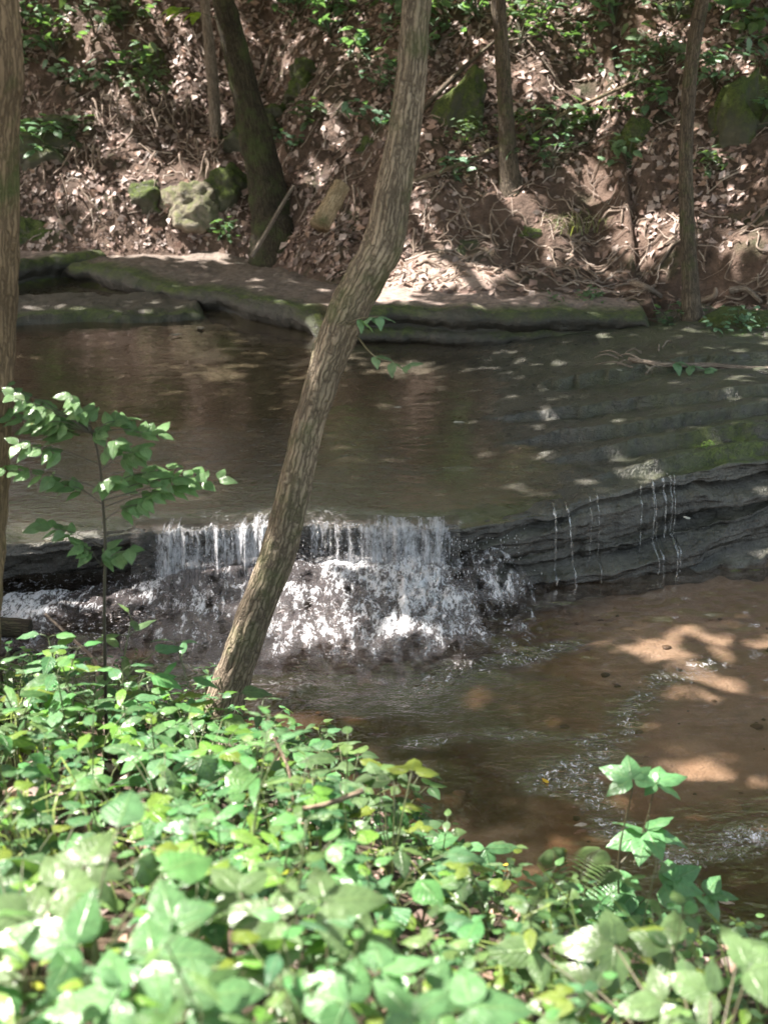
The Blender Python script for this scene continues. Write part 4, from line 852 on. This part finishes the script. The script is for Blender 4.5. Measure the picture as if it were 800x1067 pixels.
for (bx_, by_), lv, lab, sd_ in (((.05, 1.95), [(400, 1010, .1, .3, 0, .13, .10), (450, 1030, .1, -.4, 0, .12, .10), (360, 1045, .05, 2.8, 0, .13, .11), (430, 1060, -.1, 2.2, 0, .12, .10), (490, 1050, 0, .1, 0, .13, .1)], 'large leaved plant at the bottom edge, just right of centre', 52),
        ((-.45, 1.9), [(80, 985, .1, 2.9, .1, .14, .11), (160, 1000, .1, .2, 0, .14, .12), (120, 1040, 0, 3.3, 0, .14, .11), (210, 1040, 0, .3, 0, .13, .1), (180, 960, .2, 1.9, .1, .13, .11)], 'large leaved plant at the bottom edge, left of centre', 53),
        ((-.75, 2.1), [(30, 960, .1, 2.9, .1, .14, .11), (60, 925, .15, .4, 0, .13, .11), (10, 1010, 0, 3.3, 0, .14, .12), (90, 900, .2, 1.2, 0, .12, .1)], 'large leaved plant in the bottom left corner', 54),
        ((-.1, 2.1), [(290, 960, .1, 2.9, .1, .13, .10), (340, 940, .1, .2, 0, .14, .11), (300, 1010, 0, 3.3, 0, .14, .11), (250, 930, .2, 2.3, 0, .12, .1), (370, 985, .1, -.3, .1, .12, .1)], 'large leaved sunlit plant in the blurred left foreground', 55)):
    bigplant(lab, np.array([bx_, by_, float(near_z(np.array(bx_), np.array(by_)))]), lv, sd_, by_ + .05)
# greens on the far slope
random.seed(3)
def slope_plant(n, L, h, seed):
    random.seed(seed); fo, stm = MB(), MB()
    for i in range(n):
        a = random.uniform(0, 6.28); r_ = random.uniform(.03, .28); top = np.array([math.cos(a) * r_, math.sin(a) * r_ * .8, h * random.uniform(.3, 1.1)]); P = spline([(0, 0, 0), top * [.4, .4, .7], top], 6); tube(stm, P, .0035, 4, (.06, .06, .03))
        for k in range(5): put_leaf(fo, top + np.random.default_rng(seed * 99 + i * 7 + k).normal(0, .035, 3), random.uniform(0, 6.28), random.gauss(.0, .3), L * random.uniform(.7, 1.2), L * .6, 'ovate', np.array([.10, .18, .105]) * random.uniform(.7, 1.5))
    return fo, stm
sp_protos = [mk('seedling_clump', slope_plant(n, L, h, s)) for n, L, h, s in ((9, .085, .22, 61), (14, .075, .28, 62), (7, .10, .18, 63))]
greens = [(100, 28, 1.3, 'upper left corner of the slope'), (60, 48, 1.2, 'upper left slope beside the tan trunk'), (40, 150, 1.2, 'left slope beside the tan trunk, halfway up'), (128, 70, 1.1, 'upper left slope above the rootlets'), (155, 95, 1., 'tall narrow mossy stone'), (75, 140, 1., 'dark shadowed rock at left'), (312, 8, 1.3, 'top of the slope right of the dark tree'), (345, 30, 1.2, 'slope above the round mossy rock'), (365, 50, 1., 'slope left of the central trunk, high up'), (300, 150, .8, 'small bright-mossed rock'), (450, 50, 1.3, 'slope just right of the central trunk, high up'), (465, 20, 1.2, 'top of the slope right of the central trunk'), (560, 15, 1.3, 'top of the slope right of the slim tree'), (540, 40, 1.1, 'slim tree, to its right near the top'), (590, 135, 1.1, 'middle of the long fallen branch'), (620, 128, 1., 'upper half of the long fallen branch'), (560, 150, 1.1, 'lower half of the long fallen branch'), (655, 165, .9, 'mossy stone left of the thin right trunk'), (690, 60, 1.2, 'thin right trunk, to its left near the top'), (650, 85, 1., 'upper end of the long fallen branch'), (770, 40, 1.3, 'upper right corner of the slope'), (790, 75, 1.2, 'right edge above the big mossy outcrop'), (745, 85, 1., 'slope right of the thin right trunk, high up'), (735, 175, .8, 'big mossy outcrop, at its lower left'), (700, 335, .7, 'thin right trunk, left of its base'), (760, 345, .7, 'mossy mound at the right'), (230, 240, .7, 'dark mossy stone by the dark tree'), (570, 315, .5, 'long mossy ledge, on top of it'), (615, 312, .5, 'right end of the long mossy ledge'), (345, 5, 1.4, 'top edge of the picture left of the central trunk'), (25, 20, 1.2, 'tan left trunk, right of it at the top'), (480, 145, .7, 'leaning mossy outcrop'), (475, 180, .8, 'lower end of the long fallen branch'), (600, 60, .7, 'sunny leaf litter high on the slope'), (395, 90, 1.0, 'round mossy rock, to its right'), (20, 60, 1.2, 'tan left trunk, right of it high up'), (85, 85, 1., 'slope above the dark shadowed rock'), (130, 20, 1.2, 'upper left slope, highest of the left ones'), (320, 120, .8, 'round mossy rock, below it'), (600, 40, 1., 'sunny litter at the top of the slope'), (640, 15, 1.3, 'top of the slope between the two slim trunks'), (670, 110, 1.1, 'tip of the long fallen branch'), (575, 165, .9, 'slope under the long fallen branch'), (700, 15, 1.2, 'thin right trunk, to its left at the top'), (755, 15, 1.3, 'upper right corner beside the yellow-green stone'), (790, 120, 1., 'right edge beside the big mossy outcrop'), (500, 15, 1.2, 'slim tree, to its left at the top'), (430, 20, 1.3, 'top of the central trunk, right behind it'), (390, 130, 1., 'slope left of the central trunk, halfway up')]
for i, (px, py, s_, lab) in enumerate(greens):
    o = sp_protos[i] if i < 3 else copy_tree(sp_protos[i % 3]); o.location = H(px, py + 8) + np.array([0, -.03, -.02]); o.scale = (s_ * 1.35,) * 3; o.rotation_euler = (R(18), 0, random.uniform(0, 6.28))
    tag(o, 'green seedling clump at the ' + lab, 'plant', 'green clumps on the far slope')
# grass tufts
def tuft(px, py, n, L, label, col, p=None):
    p = H(px, py) if p is None else p; random.seed(n); mb = MB()
    for k in range(n):
        a = random.uniform(0, 6.28); l_ = L * random.uniform(.5, 1.1); b0 = np.array([random.gauss(0, L * .35), random.gauss(0, L * .25), -.02]); d = np.array([math.cos(a), math.sin(a), 0]); sd_ = np.array([-d[1], d[0], 0]) * .005
        P = [b0, b0 + d * l_ * .2 + [0, 0, l_ * .5], b0 + d * l_ * .6 + [0, 0, l_ * .6], b0 + d * l_ * .95 + [0, 0, l_ * .3]]
        V = []
        for i, x in enumerate(P): V += [x - sd_ * (1 - i / 3.3), x + sd_ * (1 - i / 3.3)]
        mb.add(V, grid_faces(4, 2), np.array(col) * random.uniform(.7, 1.3))
    o = mb.build('grass_tuft', M['leaf']); o.location = p; return tag(o, label, 'grass tuft')
tuft(598, 240, 60, .30, 'pale dry grass tuft on the bare dirt bank', (.20, .19, .09))
tuft(775, 362, 260, .26, 'bright green grass tuft at the right edge above the stick', (.08, .17, .03))
tuft(742, 358, 120, .2, 'smaller green grass tuft just right of the thin right trunk base', (.07, .15, .03))
tuft(0, 0, 90, .10, 'patch of moss and fine grass on the wet rock at right', (.09, .17, .03), onz(738, 470, .50))
for x_, y_, lab in ((-1.35, 4.3, 'thin grass blades among the herbs below the sapling'), (-.95, 3.2, 'thin grass blades in the sunny left part of the near bank'), (-.25, 3.4, 'thin grass blades among plants right of the leaning tree'), (.35, 2.9, 'thin grass blades near the bottom centre of the near bank'), (.75, 2.7, 'thin grass blades near the bottom right of the near bank')):
    tuft(0, 0, 34, .34, lab, (.17, .24, .06), np.array([x_, y_, float(near_z(np.array(x_), np.array(y_)))]))
# leafy sprigs
def sprig(label, pts, L, seed, col=(.12, .22, .12), name='leafy_sprig', parent=None):
    random.seed(seed); P = spline(pts, 16); root = empty(name, P[0]) ; tag(root, label, 'sprig'); fo, stm = MB(), MB(); tube(stm, P - P[0], np.linspace(.004, .002, 16), 5, (.1, .09, .04))
    for i in range(7, 16, 4):
        for sg in (-1, 1): put_leaf(fo, P[i] - P[0], math.atan2(P[-1][1] - P[0][1], P[-1][0] - P[0][0]) + sg * random.uniform(.3, 1.2), random.gauss(-.1, .2), L * random.uniform(.8, 1.1), L * .55, 'ovate', np.array(col) * random.uniform(.8, 1.2))
    stm.build('stem', M['stem'], root); fo.build('foliage', M['leaf'], root); return root
sprig('fresh pale green leaf sprig lying in the debris on the wet rock', [onz(690, 374, .57), onz(705, 378, .6), onz(735, 384, .58)], .13, 71)
sprig('small green leaf sprig growing from the middle of the leaning trunk', [ony(362, 338, 5.19), ony(375, 332, 5.1), ony(395, 330, 5.05)], .07, 72)
sprig('green leaf sprig hanging over the upper pool right of the leaning trunk', [ony(372, 350, 5.2), ony(392, 372, 5.05), ony(425, 380, 5.0)], .07, 73)
sprig('bright yellow-green leaf sprig in front of the dark tree top', [ony(226, 20, 13.6), ony(205, 12, 13.4), ony(185, 8, 13.3)], .20, 74, (.22, .40, .03))

# loose leaves on the water and rocks
def loose(px, py, z, L, col, label, seed):
    random.seed(seed); mb = MB(); V, Fc = leaf_geo(L, L * .5, random.uniform(-.15, .2), .3, 8); mb.add(orient(V, (0, 0, 0), random.uniform(0, 6.28), 0), Fc, col); o = mb.build('fallen_leaf', M['dead']); o.location = onz(px, py, z); return tag(o, label, 'leaf')
YL, PL, WH = (.62, .42, .04), (.40, .36, .30), (.62, .60, .54)
for i, (px, py, z, L, c, lab) in enumerate([(590, 888, .012, .05, YL, 'bright yellow leaf floating above the ferns'), (531, 900, .012, .035, YL, 'small yellow leaf floating by the oval-leaf plant'), (571, 816, .012, .045, YL, 'yellow leaf floating in mid pool, furthest of the yellow ones'), (611, 858, .012, .06, PL, 'pale grey leaf floating left of the tall thin plant'), (748, 938, .012, .06, PL, 'pale leaf floating near the right edge of the pool'), (418, 424, .412, .06, WH, 'whitish leaf on the upper water nearest the leaning trunk'), (472, 440, .412, .08, WH, 'whitish leaf on the upper water below centre'), (661, 444, .47, .06, WH, 'small white leaf on the wet rock shelf at right'), (655, 457, .47, .04, WH, 'tiny white leaf on the wet rock just below another'), (718, 541, .30, .07, WH, 'white leaf stuck on the layered rock beside a trickle'), (271, 300, .58, .1, YL, 'yellow leaf on the diagonal slab below the dark tree'), (245, 274, .58, .1, WH, 'white leaf on the diagonal slab, left one'), (298, 276, .58, .09, WH, 'white leaf on the diagonal slab, right one'), (208, 340, .412, .14, PL, 'pale leaf floating in the left part of the upper pool'), (190, 348, .412, .12, PL, 'pale leaf at the left of the floating pair'), (530, 343, .5, .05, WH, 'pale speck of a leaf on the front of the long mossy ledge'), (648, 386, .56, .05, WH, 'white leaf on the wet rock by the debris pile')]): loose(px, py, z, L, c, lab, 600 + i)

# ------------------------------------------------------------------ render
try:
    sc.cycles.use_denoising = True; sc.cycles.denoiser = 'OPENIMAGEDENOISE'
except Exception: pass
sc.cycles.film_exposure = 4.7
sc.cycles.max_bounces = 7; sc.cycles.diffuse_bounces = 4; sc.cycles.glossy_bounces = 3; sc.cycles.transparent_max_bounces = 14; sc.cycles.transmission_bounces = 4
sc.cycles.sample_clamp_indirect = 6; sc.cycles.caustics_reflective = False; sc.cycles.caustics_refractive = False
